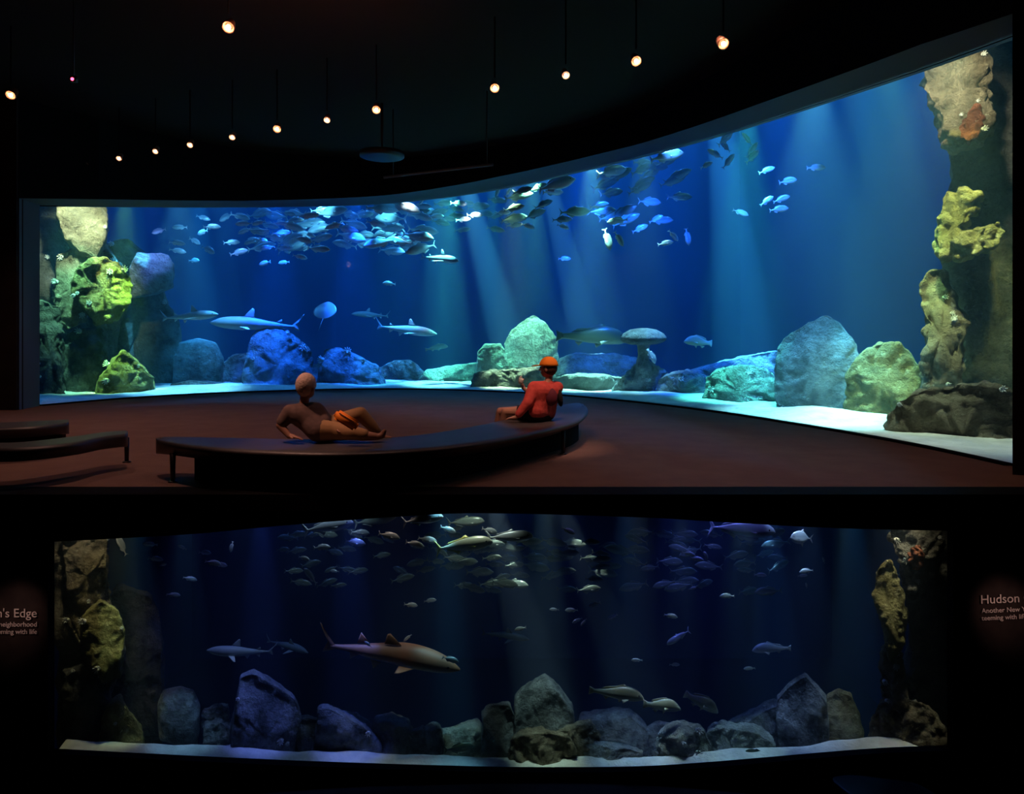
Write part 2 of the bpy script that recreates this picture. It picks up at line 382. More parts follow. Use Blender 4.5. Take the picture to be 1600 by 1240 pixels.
# smooth the top heights and plan positions a little
for _ in range(30):
    UG = [UG[0]] + [(UG[i-1] + UG[i] * 2 + UG[i+1]) / 4 for i in range(1, NU)] + [UG[-1]]
def unorm(i):
    a = UG[max(0, i-1)]; b = UG[min(NU, i+1)]
    t = Vector((b.x - a.x, b.y - a.y)).normalized()
    return Vector((t.y, -t.x))          # towards the room
UF = []  # front edge of the reveal
for i, p in enumerate(UG):
    r_ = interp([(55, 1.06), (380, 1.045), (600, 1.057), (780, 1.08), (1000, 1.068), (1180, 1.085), (1440, 1.09), (1590, 1.07)], UPX[i])
    sh_ = -32 * max(0, 1 - i / 9.0)
    d = p.y / r_; x = p.x / p.y * d + sh_ / F * d
    UF.append(Vector((x, d, p.z)))
def struct(name, bm, mat, smooth=False):
    o = link_mesh(name, bm, mat, smooth=smooth); o['kind'] = 'structure'; return o
# floor
bm = bmesh.new()
pts = [(-14, 7.11), (9, 7.11), (9, 6.9), ]
poly = [(-13, 7.11), (8.2, 7.11), (UG[-1].x + 0.3, UG[-1].y + 0.02)] + [(p.x, p.y + 0.03) for p in reversed(UG)] + [(-13, 14.6)]
prism(bm, poly, FZ - 0.16, FZ)
struct('floor', bm, M['floor'])
bm = bmesh.new(); add_box(bm, (-2.4, 6.93, FZ - 0.08), (21.2, 0.35, 0.16)); struct('trim_1', bm, M['black'])
# dark kick strip at the foot of the glass
bm = bmesh.new()
v = [[bm.verts.new((p.x + unorm(i).x * o, p.y + unorm(i).y * o, z)) for i, p in enumerate(UG)] for (o, z) in ((0.0, FZ), (0.1, FZ), (0.1, FZ + 0.03), (0.0, FZ + 0.03))]
for k in range(4):
    for i in range(NU): bm.faces.new((v[k][i], v[k][i+1], v[(k+1) % 4][i+1], v[(k+1) % 4][i]))
struct('baseboard_glass', bm, M['black'])
# glass pane
bm = bmesh.new()
v = [[bm.verts.new((p.x - unorm(i).x * o, p.y - unorm(i).y * o, z)) for i, p in enumerate(UG)] for (o, z) in ((0.0, FZ), (0.0, None)) for z in [FZ if z is not None else 0]]
for i, p in enumerate(UG): v[1][i].co.z = p.z + 0.02
for i in range(NU): bm.faces.new((v[0][i], v[0][i+1], v[1][i+1], v[1][i]))
g = struct('window_1', bm, M['glass'], smooth=True)
# soffit + lintel face
bm = bmesh.new()
a = [bm.verts.new((p.x, p.y, p.z)) for p in UF]; b = [bm.verts.new((p.x - unorm(i).x * 0.15, p.y - unorm(i).y * 0.15, p.z)) for i, p in enumerate(UG)]
for i in range(NU): bm.faces.new((a[i], a[i+1], b[i+1], b[i]))
a2 = [bm.verts.new((p.x, p.y, p.z + 0.25)) for p in UF]; b2 = [bm.verts.new((v_.co.x, v_.co.y, v_.co.z + 0.25)) for v_ in b]
for i in range(NU): bm.faces.new((a2[i], a2[i+1], b2[i+1], b2[i]))
struct('trim_2', bm, M['soffit'])
bm = bmesh.new()
a = [bm.verts.new((p.x, p.y, p.z)) for p in UF]; b = [bm.verts.new((p.x, p.y, CZ)) for p in UF]
c = [bm.verts.new((p.x - unorm(i).x * 0.05, p.y - unorm(i).y * 0.05, p.z)) for i, p in enumerate(UG)]; d_ = [bm.verts.new((v_.co.x, v_.co.y, 13.5)) for v_ in c]
for i in range(NU):
    bm.faces.new((a[i], a[i+1], b[i+1], b[i])); bm.faces.new((c[i], c[i+1], d_[i+1], d_[i]))
struct('wall_front', bm, M['black'])
# jambs
def quad(bm, *ps): bm.faces.new([bm.verts.new(p) for p in ps])
bm = bmesh.new()
quad(bm, (UF[0].x, UF[0].y, FZ), (UG[0].x, UG[0].y, FZ), (UG[0].x, UG[0].y, 3.6), (UF[0].x, UF[0].y, 3.6))
quad(bm, (UF[0].x - .12, UF[0].y, FZ), (UG[0].x - .12, UG[0].y, FZ), (UG[0].x - .12, UG[0].y, 3.6), (UF[0].x - .12, UF[0].y, 3.6))
struct('trim_3', bm, M['soffit'])
bm = bmesh.new()
quad(bm, (UF[-1].x, UF[-1].y, FZ), (UG[-1].x, UG[-1].y, FZ), (UG[-1].x, UG[-1].y, 4.6), (UF[-1].x, UF[-1].y, 4.6))
struct('trim_4', bm, M['soffit'])
# side walls
bm = bmesh.new()
add_box(bm, ((UF[0].x - 0.02 - 13) / 2, UF[0].y + 0.05, (FZ + CZ) / 2), (13 + UF[0].x - 0.02, 0.2, CZ - FZ))
add_box(bm, (-13.1, 10.8, (FZ + CZ) / 2), (0.2, 8.5, CZ - FZ))
struct('wall_left', bm, M['wallblack'])
bm = bmesh.new()
prism(bm, [(UF[-1].x, UF[-1].y), (8.3, 6.75), (8.5, 6.9), (UG[-1].x + 0.1, UG[-1].y)], FZ, CZ)
struct('wall_right', bm, M['wallblack'])
# ceiling
bm = bmesh.new()
prism(bm, [(-13.2, -9), (8.9, -9), (8.9, 6.9), (UF[-1].x, UF[-1].y)] + [(p.x, p.y) for p in reversed(UF)] + [(-13.2, UF[0].y)], CZ, CZ + 0.2)
struct('ceiling', bm, M['ceil'])

# upper tank shell and water
OUT = [(14, 7.6), (18, 24), (11, 34), (-9, 36), (-20, 29), (-13.5, 15.6)]
inner = [(p.x, p.y) for p in UG]
bm = bmesh.new()
ol = [(UG[-1].x, UG[-1].y)] + OUT + [(UG[0].x, UG[0].y)]
lo = [bm.verts.new((x, y, -1.98)) for x, y in ol]; hi = [bm.verts.new((x, y, 13.4)) for x, y in ol]
for i in range(len(ol) - 1): bm.faces.new((lo[i], lo[i+1], hi[i+1], hi[i]))
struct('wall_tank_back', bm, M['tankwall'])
full = inner + OUT
bm = bmesh.new(); prism(bm, full, -2.05, -1.98); struct('floor_tank', bm, M['seabed'])
bm = bmesh.new(); prism(bm, full, 13.4, 13.5); struct('ceiling_tank', bm, M['black'])
bm = bmesh.new()
prism(bm, [(p.x - unorm(i).x * 0.02, p.y - unorm(i).y * 0.02) for i, p in enumerate(UG)] + [(x * 0.995, y - 0.03) for x, y in OUT], -1.96, 13.38)
wv = struct('tank_water', bm, M['vol'])
del wv['kind']; tag(wv, 'deep blue clear water filling the big bright upper tank', 'water', kind='stuff')

# sand ledge upper
def sand_ledge(name, curve, norm, zf, w0, w1, drop, seed, n=NU, label=''):
    bm = bmesh.new(); rows = []
    W = 26
    for j in range(W + 1):
        t = j / W
        row = []
        for i in range(n + 1):
            p = curve[i]; nn = norm(i)
            wd = 0.03 + (w1 + 1.2) * t
            x = p.x - nn.x * wd; y = p.y - nn.y * wd
            z = zf(i) + 0.02
            k = min(1, wd / 0.8)
            z += k * (0.10 * noise.noise(Vector((x * 0.6, y * 0.6, seed))) + 0.05 * noise.noise(Vector((x * 2, y * 2, seed))) + 0.06)
            if wd > w1: z -= drop * min(1, ((wd - w1) / 1.0)) ** 1.3
            row.append(bm.verts.new((x, y, z)))
        rows.append(row)
    for j in range(W):
        for i in range(n): bm.faces.new((rows[j][i], rows[j][i+1], rows[j+1][i+1], rows[j+1][i]))
    # front skirt
    lo = [bm.verts.new((v_.co.x, v_.co.y, v_.co.z - drop)) for v_ in rows[0]]
    for i in range(n): bm.faces.new((rows[0][i], rows[0][i+1], lo[i+1], lo[i]))
    o = link_mesh(name, bm, M['sand'])
    c = recenter(o)
    return tag(o, label, 'sand', kind='stuff')
sand_ledge('sand_bed', UG, unorm, lambda i: FZ, 0, 4.2, 0.4, 3.3, label='pale rippled sand bed along the foot of the upper tank glass')

# ------------------------------------------------------------------ lower gallery shell
LBOT = [(85, 1169), (300, 1180), (500, 1189), (740, 1196.5), (850, 1198), (1000, 1196.5), (1100, 1190.5), (1360, 1169), (1480, 1164)]
LTOP = [(85, 846), (300, 834), (450, 820), (620, 807), (740, 801.5), (1000, 808), (1140, 816), (1300, 824.5), (1480, 829)]
NL = 90
LPX = [85 + (1480 - 85) * i / NL for i in range(NL + 1)]
LG = []; LBZ = []
for p in LPX:
    d = ld(p); LG.append(Vector(((p - CX) / F * d, d, (HY - sinterp(LTOP, p)) / F * d))); LBZ.append((HY - sinterp(LBOT, p)) / F * d)
def lnorm(i):
    a = LG[max(0, i-1)]; b = LG[min(NL, i+1)]
    t = Vector((b.x - a.x, b.y - a.y)).normalized()
    return Vector((t.y, -t.x))
bm = bmesh.new()
a = [bm.verts.new((p.x, p.y, LBZ[i])) for i, p in enumerate(LG)]; b = [bm.verts.new((p.x, p.y, p.z)) for p in LG]
for i in range(NL): bm.faces.new((a[i], a[i+1], b[i+1], b[i]))
struct('window_2', bm, M['glass'], smooth=True)
LFZ = -11.15
bm = bmesh.new()
for (z0f, z1f) in ((lambda i: LG[i].z - 0.0, lambda i: -2.2), (lambda i: LFZ - 0.1, lambda i: LBZ[i])):
    for o_ in (0.0, 0.22):
        a = [bm.verts.new((p.x + lnorm(i).x * o_, p.y + lnorm(i).y * o_, z0f(i))) for i, p in enumerate(LG)]
        b = [bm.verts.new((p.x + lnorm(i).x * o_, p.y + lnorm(i).y * o_, z1f(i) + (0 if z0f(i) < -10 or o_ == 0 else 0))) for i, p in enumerate(LG)]
        if o_ and z0f(0) > -10:
            for i in range(NL + 1): a[i].co.z += 0.22
        for i in range(NL): bm.faces.new((a[i], a[i+1], b[i+1], b[i]))
        if o_ == 0: keep = (a, b)
        else:
            e = (keep[0], a) if z0f(0) > -10 else (keep[1], b)
            for i in range(NL): bm.faces.new((e[0][i], e[0][i+1], e[1][i+1], e[1][i]))
struct('wall_lower_front', bm, M['wallblack'])
for side, k in (('wall_lower_left', 0), ('wall_lower_right', -1)):
    p = LG[k]; s = -1 if k == 0 else 1
    bm = bmesh.new()
    prism(bm, [(p.x, p.y), (p.x, p.y - 0.25), (p.x + s * 5, p.y - 0.25), (p.x + s * 5, p.y)], LFZ, -2.2)
    struct(side, bm, M['wallblack'])
bm = bmesh.new(); add_box(bm, (0, 13.6, LFZ - 0.1), (34, 9.2, 0.2)); struct('floor_lower', bm, M['floor'])
bm = bmesh.new(); add_box(bm, (0, 12.6, -1.69), (34, 10.8, 0.06)); struct('ceiling_lower', bm, M['ceil'])
LOUT = [(15, 17.0), (15, 33), (-15, 33), (-15, 17.0)]
bm = bmesh.new()
ol = [(LG[-1].x, LG[-1].y)] + LOUT + [(LG[0].x, LG[0].y)]
lo = [bm.verts.new((x, y, -15)) for x, y in ol]; hi = [bm.verts.new((x, y, -2.95)) for x, y in ol]
for i in range(len(ol) - 1): bm.faces.new((lo[i], lo[i+1], hi[i+1], hi[i]))
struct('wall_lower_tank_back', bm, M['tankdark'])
full = [(p.x, p.y) for p in LG] + LOUT
bm = bmesh.new(); prism(bm, full, -15.2, -15); struct('floor_lower_tank', bm, M['seabed'])
bm = bmesh.new(); prism(bm, full, -2.95, -2.92); struct('ceiling_lower_tank', bm, M['black'])
bm = bmesh.new()
prism(bm, [(p.x, p.y + 0.02) for p in LG] + [(x * 0.995, y - 0.03 if y > 20 else y) for x, y in LOUT], -14.98, -2.97)
wv = link_mesh('tank_water', bm, M['vol2'], smooth=False)
tag(wv, 'dark navy water filling the dim lower tank', 'water', kind='stuff')
sand_ledge('sand_bed', LG, lnorm, lambda i: LBZ[i] - 0.2, 0, 0.65, 3.0, 8.1, n=NL, label='dim pale sand strip along the foot of the lower tank glass')

# wall lettering
def text_mesh(name, body, size, mat, parent, loc, rot, align='LEFT'):
    cu = bpy.data.curves.new(name, 'FONT'); cu.body = body; cu.size = size; cu.extrude = 0.004; cu.align_x = align
    o = bpy.data.objects.new(name + '_tmp', cu); COL.objects.link(o)
    bpy.context.view_layer.update()
    me = bpy.data.meshes.new_from_object(o.evaluated_get(bpy.context.evaluated_depsgraph_get()))
    bpy.data.objects.remove(o); bpy.data.curves.remove(cu)
    # one mesh per word
    bm = bmesh.new(); bm.from_mesh(me); bpy.data.meshes.remove(me)
    xs = sorted(set(round(v_.co.x, 4) for v_ in bm.verts)); cuts = [xs[0] - 1]
    spans = []
    for f in bm.faces:
        q = [v_.co.x for v_ in f.verts]; spans.append((min(q), max(q)))
    spans.sort(); hi_ = spans[0][1]
    for a_, b_ in spans:
        if a_ - hi_ > 0.12 * size: cuts.append((a_ + hi_) / 2)
        hi_ = max(hi_, b_)
    cuts.append(xs[-1] + 1)
    for c0, c1 in zip(cuts, cuts[1:]):
        b2 = bm.copy()
        bmesh.ops.delete(b2, geom=[v_ for v_ in b2.verts if not (c0 < v_.co.x <= c1)], context='VERTS')
        m2 = bpy.data.meshes.new(name); b2.to_mesh(m2); b2.free(); m2.materials.append(mat)
        r = bpy.data.objects.new(name, m2); COL.objects.link(r); r.parent = parent; r.location = loc; r.rotation_euler = rot
    bm.free()
def wall_sign(px, py, d, align, tilt, label, dpx):
    o = empty('wall_lettering', at(px, py, d))
    ppm = F / d
    text_mesh('title_word', "Hudson Canyon's Edge", 19.5 / ppm, M['text'], o, (0, 0, 0), (R(90), R(-tilt), 0), align)
    s1 = 10.5 / ppm
    text_mesh('subtitle_word', "Another New York neighborhood", s1, M['text'], o, (dpx / ppm, 0, -14.5 / ppm), (R(90), R(-tilt), 0), align)
    text_mesh('subtitle_word', "teeming with life", s1, M['text'], o, (dpx / ppm, 0, -26 / ppm), (R(90), R(-tilt), 0), align)
    tag(o, label, 'lettering')
wall_sign(58, 964, LG[0].y - 0.32, 'RIGHT', 0, "white lettering ending in Canyon's Edge on the dark wall left of the lower window", 0)
wall_sign(1532, 943, LG[-1].y - 0.32, 'LEFT', 2.5, 'white lettering beginning Hudson on the dark wall right of the lower window', 2)

# ------------------------------------------------------------------ rocks
def make_rock(name, outline, d, thick, mat, label, amp=0.10, planes=6, seed=None, group=None, cat='rock', anem=0, sink=0.0, push=0.0, blocky=0.36, mat_an=None):
    """a boulder with the given silhouette, real depth and carved facets"""
    seed = seed if seed is not None else random.randint(0, 9999)
    rnd = random.Random(seed)
    mx_ = (min(x for x, y in outline) + max(x for x, y in outline)) / 2
    my_ = sum(y for x, y in outline) / len(outline)
    C0 = at(mx_, my_, d)
    hv = Vector((C0.x, C0.y, 0)).normalized()      # horizontal line of sight to the rock
    U_ = Vector((hv.y, -hv.x, 0))                  # the rock's broad side lies along U_ and faces the gallery
    P = []
    for x, y in outline:
        ray = at(x, y, 1.0); q = ray * (C0.dot(hv) / ray.dot(hv)) - C0
        P.append(Vector((q.dot(U_), 0, q.z)))
    if sink:
        zb = min(p.z for p in P)
        P = [Vector((p.x, 0, p.z - sink)) if p.z < zb + 0.15 else p for p in P]
    N = 120
    L = [0]
    for i in range(len(P)): L.append(L[-1] + (P[(i+1) % len(P)] - P[i]).length)
    ring = []
    for k in range(N):
        s = L[-1] * k / N
        for i in range(len(P)):
            if s <= L[i+1]:
                ring.append(P[i].lerp(P[(i+1) % len(P)], (s - L[i]) / max(1e-6, L[i+1] - L[i]))); break
    for _ in range(1): ring = [(ring[k-1] + ring[k] * 2 + ring[(k+1) % N]) / 4 for k in range(N)]
    c = sum(ring, Vector()) / N
    size = max((p - c).length for p in ring)
    bm = bmesh.new(); rows = []; Mr = 42
    for j in range(Mr + 1):
        th = -math.pi / 2 + math.pi * j / Mr
        s = abs(math.cos(th)) ** blocky; y = math.copysign(abs(math.sin(th)) ** 0.75, math.sin(th)) * thick
        if j in (0, Mr): rows.append([bm.verts.new((c.x, y, c.z))]); continue
        rows.append([bm.verts.new((c.x + (p.x - c.x) * s, y, c.z + (p.z - c.z) * s)) for p in ring])
    for j in range(Mr):
        A, B = rows[j], rows[j+1]
        for k in range(N):
            k2 = (k + 1) % N
            if len(A) == 1: bm.faces.new((A[0], B[k2], B[k]))
            elif len(B) == 1: bm.faces.new((A[k], A[k2], B[0]))
            else: bm.faces.new((A[k], A[k2], B[k2], B[k]))
    # carve facets
    for _ in range(planes):
        n = Vector((rnd.uniform(-.7, .7), -1 if rnd.random() < .8 else 1, rnd.uniform(-.3, .6))).normalized()
        q = c + Vector((n.x * size * rnd.uniform(.45, .8), n.y * thick * rnd.uniform(.4, .7), n.z * size * rnd.uniform(.45, .8)))
        for v_ in bm.verts:
            h = (v_.co - q).dot(n)
            if h > 0:
                y1 = v_.co.y - h / n.y * 0.9
                if n.y < 0: v_.co.y = min(y1, max(v_.co.y, -0.12 * thick))
                else: v_.co.y = max(y1, min(v_.co.y, 0.12 * thick))
    bmesh.ops.recalc_face_normals(bm, faces=bm.faces)
    bm.normal_update()
    sv = Vector((seed % 97, seed % 31, seed % 57))
    for v_ in bm.verts:
        q = v_.co + sv
        a = noise.fractal(q * (1.1 / max(.5, size)) * 2, 1.0, 2.0, 3) * amp * size * (1.0 if abs(v_.normal.y) > .5 else .45)
        a += (abs(noise.noise(q * 3.2)) - 0.25) * amp * 0.8
        a += noise.noise(q * 9) * amp * 0.3 + abs(noise.noise(q * 5.5 + Vector((9, 2, 4)))) * amp * 0.3
        # cracks
        cr = abs(noise.noise(Vector((q.x * .9, q.y * .9, q.z * .5)) + Vector((7, 3, 1))))
        if cr < 0.05: a -= (0.05 - cr) * 20 * amp * 0.5
        v_.co += v_.normal * a
    for v_ in bm.verts:
        v_.co = U_ * v_.co.x + hv * v_.co.y + Vector((0, 0, v_.co.z))
    o = link_mesh(name, bm, mat)
    zmin = min(v_.co.z for v_ in o.data.vertices)
    cb = U_ * c.x
    o.data.transform(Matrix.Translation(Vector((-cb.x, -cb.y, -zmin)))); o.location = C0 + Vector((cb.x, cb.y, zmin))
    tag(o, label, cat, group)
    # anemones as parts
    if anem:
        front = [v_ for v_ in o.data.vertices if v_.normal.y < -0.25]
        for _ in range(anem):
            v_ = rnd.choice(front)
            b2 = bmesh.new(); rr = rnd.uniform(.05, .10) * (d / 20)
            add_ball(b2, v_.co, (rr, rr * .8, rr * .8), 10)
            for q in range(7):
                an = q * math.tau / 7
                dd = (v_.normal + Vector((math.cos(an) * .8, 0, math.sin(an) * .8))).normalized()
                add_cyl(b2, v_.co, v_.co + dd * rr * 1.6, rr * .3, rr * .12, 6)
            link_mesh('sea_anemone', b2, M['anem'], o)
    return o

# upper tank rocks ---------------------------------------------------
gp = None
UR = [
 # name, outline, depth, thick, mat, label, kwargs
 ('rock_cliff', [(40,296),(165,296),(168,372),(180,400),(198,440),(196,480),(182,505),(186,560),(160,640),(36,645),(40,480)], 20.6, 1.0, 'rockd', 'tall tan rock cliff at the left end of the upper tank', dict(amp=.11, planes=9, anem=9, seed=5)),
 ('rock_outcrop', [(118,420),(150,402),(185,410),(205,435),(203,470),(185,500),(150,508),(128,480),(112,455)], 19.0, .7, 'rocky', 'yellow-green crusted bulge jutting from the left cliff of the upper tank', dict(amp=.09, planes=2, anem=5, seed=9)),
 ('rock', [(62,470),(95,480),(100,560),(90,640),(60,640)], 18.3, .5, 'rockd', 'dark narrow rock against the left jamb of the upper tank', dict(amp=.14, anem=3, seed=22)),
 ('rock_outcrop', [(88,312),(165,316),(169,372),(152,412),(120,398),(92,358)], 19.5, .6, 'rockb', 'grey tan block at the top of the left cliff, upper tank', dict(amp=.10, planes=5, anem=3, seed=401)),
 ('rock_outcrop', [(88,398),(122,388),(142,425),(134,500),(108,515),(84,498)], 19.3, .5, 'rockb', 'tan block left of the yellow-green bulge, upper tank', dict(amp=.10, planes=5, anem=3, seed=402)),
 ('rock_outcrop', [(104,520),(160,512),(172,560),(150,642),(108,642),(96,580)], 19.6, .5, 'rockd', 'dark green-grey rock under the yellow-green bulge, upper tank', dict(amp=.12, planes=4, anem=3, seed=403)),
 ('rock', [(145,636),(152,600),(170,570),(192,546),(212,560),(238,590),(246,632)], 19.0, .9, 'rocky', 'bright lime green pointed rock at the foot of the left cliff, upper tank', dict(amp=.10, planes=5, anem=4, seed=31)),
 ('rock', [(172,380),(200,372),(232,400),(262,470),(280,500),(278,615),(170,620)], 22.8, 1.5, 'rockd', 'tall dark teal rock wall standing behind the left cliff of the upper tank', dict(amp=.10, seed=44, anem=4)),
 ('rock', [(202,420),(215,395),(262,398),(272,415),(270,450),(240,460),(205,465)], 21.6, .9, 'rock', 'purple-blue block of rock perched high behind the left cliff, upper tank', dict(amp=.05, seed=47)),
 ('boulder', [(270,600),(271,560),(280,535),(310,528),(338,535),(350,560),(348,602)], 22.6, .9, 'rock', 'round smooth dome-shaped boulder in the upper tank', dict(amp=.03, planes=1, seed=51, blocky=.7)),
 ('rock', [(262,615),(266,600),(300,594),(350,598),(372,606),(372,616)], 21.4, .6, 'rock', 'low flat teal rock in front of the dome-shaped boulder, upper tank', dict(amp=.05, seed=52, anem=5)),
 ('rock', [(345,610),(345,572),(362,556),(388,550),(400,580),(398,612)], 23.0, .8, 'rock', 'low blue rock between the dome boulder and the tall blue slab, upper tank', dict(amp=.09, seed=53)),
 ('boulder', [(377,616),(380,575),(392,530),(405,508),(425,503),(462,525),(484,545),(488,570),(482,616)], 22.0, .9, 'rock', 'big upright blue slab-shaped boulder with crusted face, upper tank', dict(amp=.07, planes=5, seed=61, anem=6)),
 ('rock', [(480,612),(482,575),(500,566),(520,570),(524,612)], 23.6, .7, 'rock', 'small blue rock wedged behind the two upright blue boulders, upper tank', dict(amp=.08, seed=62)),
 ('boulder', [(492,614),(500,578),(507,545),(530,543),(560,556),(588,570),(600,592),(608,613)], 22.2, .8, 'rock', 'wedge-shaped blue boulder sloping down to the right, upper tank', dict(amp=.07, planes=5, seed=63, anem=5)),
 ('rock', [(590,607),(592,575),(615,563),(640,562),(662,580),(670,607)], 24.0, .9, 'rock', 'blue humped rock right of the wedge-shaped boulder, upper tank', dict(amp=.07, seed=64)),
 ('rock', [(648,600),(665,578),(700,572),(745,566),(752,585),(748,600)], 23.8, .7, 'rockp', 'low flat pale rock glowing green in the middle of the upper tank', dict(amp=.05, seed=65)),
 ('boulder', [(744,595),(746,550),(758,537),(783,536),(791,552),(797,595)], 22.4, .6, 'rockp', 'small square-topped green boulder left of the five-sided boulder, upper tank', dict(amp=.06, seed=71)),
 ('boulder', [(788,590),(789,535),(798,516),(833,491),(856,508),(870,530),(876,590)], 22.9, .9, 'rockp', 'five-sided pointed green boulder in the middle of the upper tank', dict(amp=.06, planes=6, seed=72)),
 ('flat_rock', [(738,616),(740,585),(765,578),(820,576),(858,572),(868,590),(868,618)], 20.9, .45, 'rockp', 'crusted low log-shaped rock against the glass behind the seated child', dict(amp=.13, planes=3, seed=73, anem=2)),
 ('flat_rock', [(862,622),(864,588),(890,584),(950,586),(985,594),(995,625)], 19.8, .5, 'rockp', 'pale layered slab against the glass right of the child in the cap', dict(amp=.08, seed=74)),
 ('flat_rock', [(868,592),(872,560),(900,552),(960,553),(1005,562),(1030,585),(1020,600)], 22.5, 1.0, 'rock', 'broad blue slab lying behind the pale layered slabs, upper tank', dict(amp=.06, seed=75)),
 ('rock', [(945,625),(965,600),(990,572),(1010,563),(1040,580),(1062,600),(1058,634)], 18.8, .6, 'rockp', 'craggy pale green rock under the mushroom-shaped coral, upper tank', dict(amp=.12, seed=76, anem=5)),
 ('rock', [(1020,634),(1030,590),(1060,578),(1100,585),(1120,610),(1118,640)], 18.2, .6, 'rock', 'low dark blue rock right of the craggy pale green rock, upper tank', dict(amp=.10, seed=77, anem=2)),
 ('flat_rock', [(1040,600),(1050,583),(1110,570),(1180,552),(1222,548),(1230,600),(1120,612)], 18.8, .9, 'rock', 'long blue slab rising towards the large grey boulder, upper tank', dict(amp=.05, seed=78)),
 ('rock', [(1098,640),(1103,590),(1130,574),(1175,572),(1208,585),(1222,612),(1218,640)], 16.4, .7, 'rockp', 'rounded mint green rock with crusted face left of the large grey boulder', dict(amp=.10, seed=79, anem=6)),
 ('boulder', [(1212,630),(1209,580),(1216,545),(1226,527),(1290,491),(1312,505),(1338,538),(1347,575),(1335,625),(1310,645),(1245,642)], 14.9, .95, 'rock', 'largest grey-blue angular boulder near the right end of the upper tank', dict(amp=.05, planes=7, seed=80)),
 ('boulder', [(1322,640),(1325,580),(1345,552),(1372,535),(1405,534),(1425,555),(1442,585),(1432,625),(1370,655)], 13.4, .7, 'rocky', 'rounded yellow-green boulder between the grey boulder and the right pillar', dict(amp=.08, planes=3, seed=81)),
 ('rock_pillar', [(1478,30),(1600,30),(1600,725),(1470,705),(1478,600),(1505,560),(1500,460),(1485,400),(1490,330),(1480,200)], 13.0, .6, 'rockd', 'tall dark rock pillar against the right jamb of the upper tank', dict(amp=.08, seed=82)),
 ('rock_outcrop', [(1444,110),(1452,92),(1490,88),(1535,76),(1545,120),(1548,200),(1530,232),(1490,238),(1470,215),(1462,170),(1446,135)], 12.0, .4, 'rockb', 'knobbly brown rock outcrop at the top of the right pillar, upper tank', dict(amp=.17, planes=3, seed=83, anem=4)),
 ('rock_outcrop', [(1466,340),(1478,300),(1505,296),(1535,300),(1528,330),(1505,360),(1490,398),(1472,412),(1465,380)], 12.0, .32, 'rocky', 'bright yellow crusted outcrop halfway up the right pillar, upper tank', dict(amp=.17, planes=2, seed=84)),
 ('rock_outcrop', [(1488,375),(1520,360),(1560,348),(1568,362),(1560,382),(1520,398),(1492,405)], 11.5, .25, 'rocky', 'olive finger-shaped ledge pointing right from the right pillar, upper tank', dict(amp=.15, seed=85)),
 ('rock_outcrop', [(1438,450),(1450,425),(1475,420),(1492,460),(1505,500),(1504,560),(1500,620),(1440,620),(1446,540),(1442,480)], 12.2, .4, 'rockb', 'slender tan rock column on the inner side of the right pillar, upper tank', dict(amp=.15, planes=3, seed=86, anem=5)),
 ('rock', [(1386,684),(1388,650),(1405,628),(1440,610),(1500,600),(1560,605),(1600,620),(1600,760),(1480,745)], 10.6, .35, 'rockb', 'rugged brown rock heap at the foot of the right pillar, upper tank', dict(amp=.14, planes=4, seed=87, anem=4)),
]
for (nm, ol_, d, th, mk, lab, kw) in UR:
    make_rock(nm, ol_, d, th, M[mk], lab, **kw)
# mushroom-shaped coral
def loft_z(bm, prof, seg=28, wob=0.0, seed=1):
    rows = []
    for (z, r) in prof:
        rows.append([bm.verts.new((r * math.cos(k * math.tau / seg) * (1 + wob * noise.noise(Vector((k * .5, z * 3, seed)))),
                                   r * math.sin(k * math.tau / seg) * (1 + wob * noise.noise(Vector((k * .5, z * 3, seed + 5)))), z)) for k in range(seg)])
    for a, b in zip(rows, rows[1:]):
        for k in range(seg): bm.faces.new((a[k], a[(k+1) % seg], b[(k+1) % seg], b[k]))
    bm.faces.new(rows[0][::-1]); bm.faces.new(rows[-1])
ct = at(1005, 575, 18.6); mc = empty('mushroom_coral', ct)
u = 18.6 / F
bm = bmesh.new(); loft_z(bm, [(-.25, .26), (.1, .2), (.35, .13), (.6, .15), (.72, .3)], wob=.3)
link_mesh('stem', bm, M['rockp'], mc)
bm = bmesh.new(); loft_z(bm, [(.62, .3), (.68, .52), (.74, .6), (.82, .6), (.92, .52), (1.02, .34), (1.06, .1)], wob=.18, seed=4)
link_mesh('cap', bm, M['rock'], mc)
tag(mc, 'mushroom-shaped coral with wide cap on a pale stem, upper tank', 'coral')

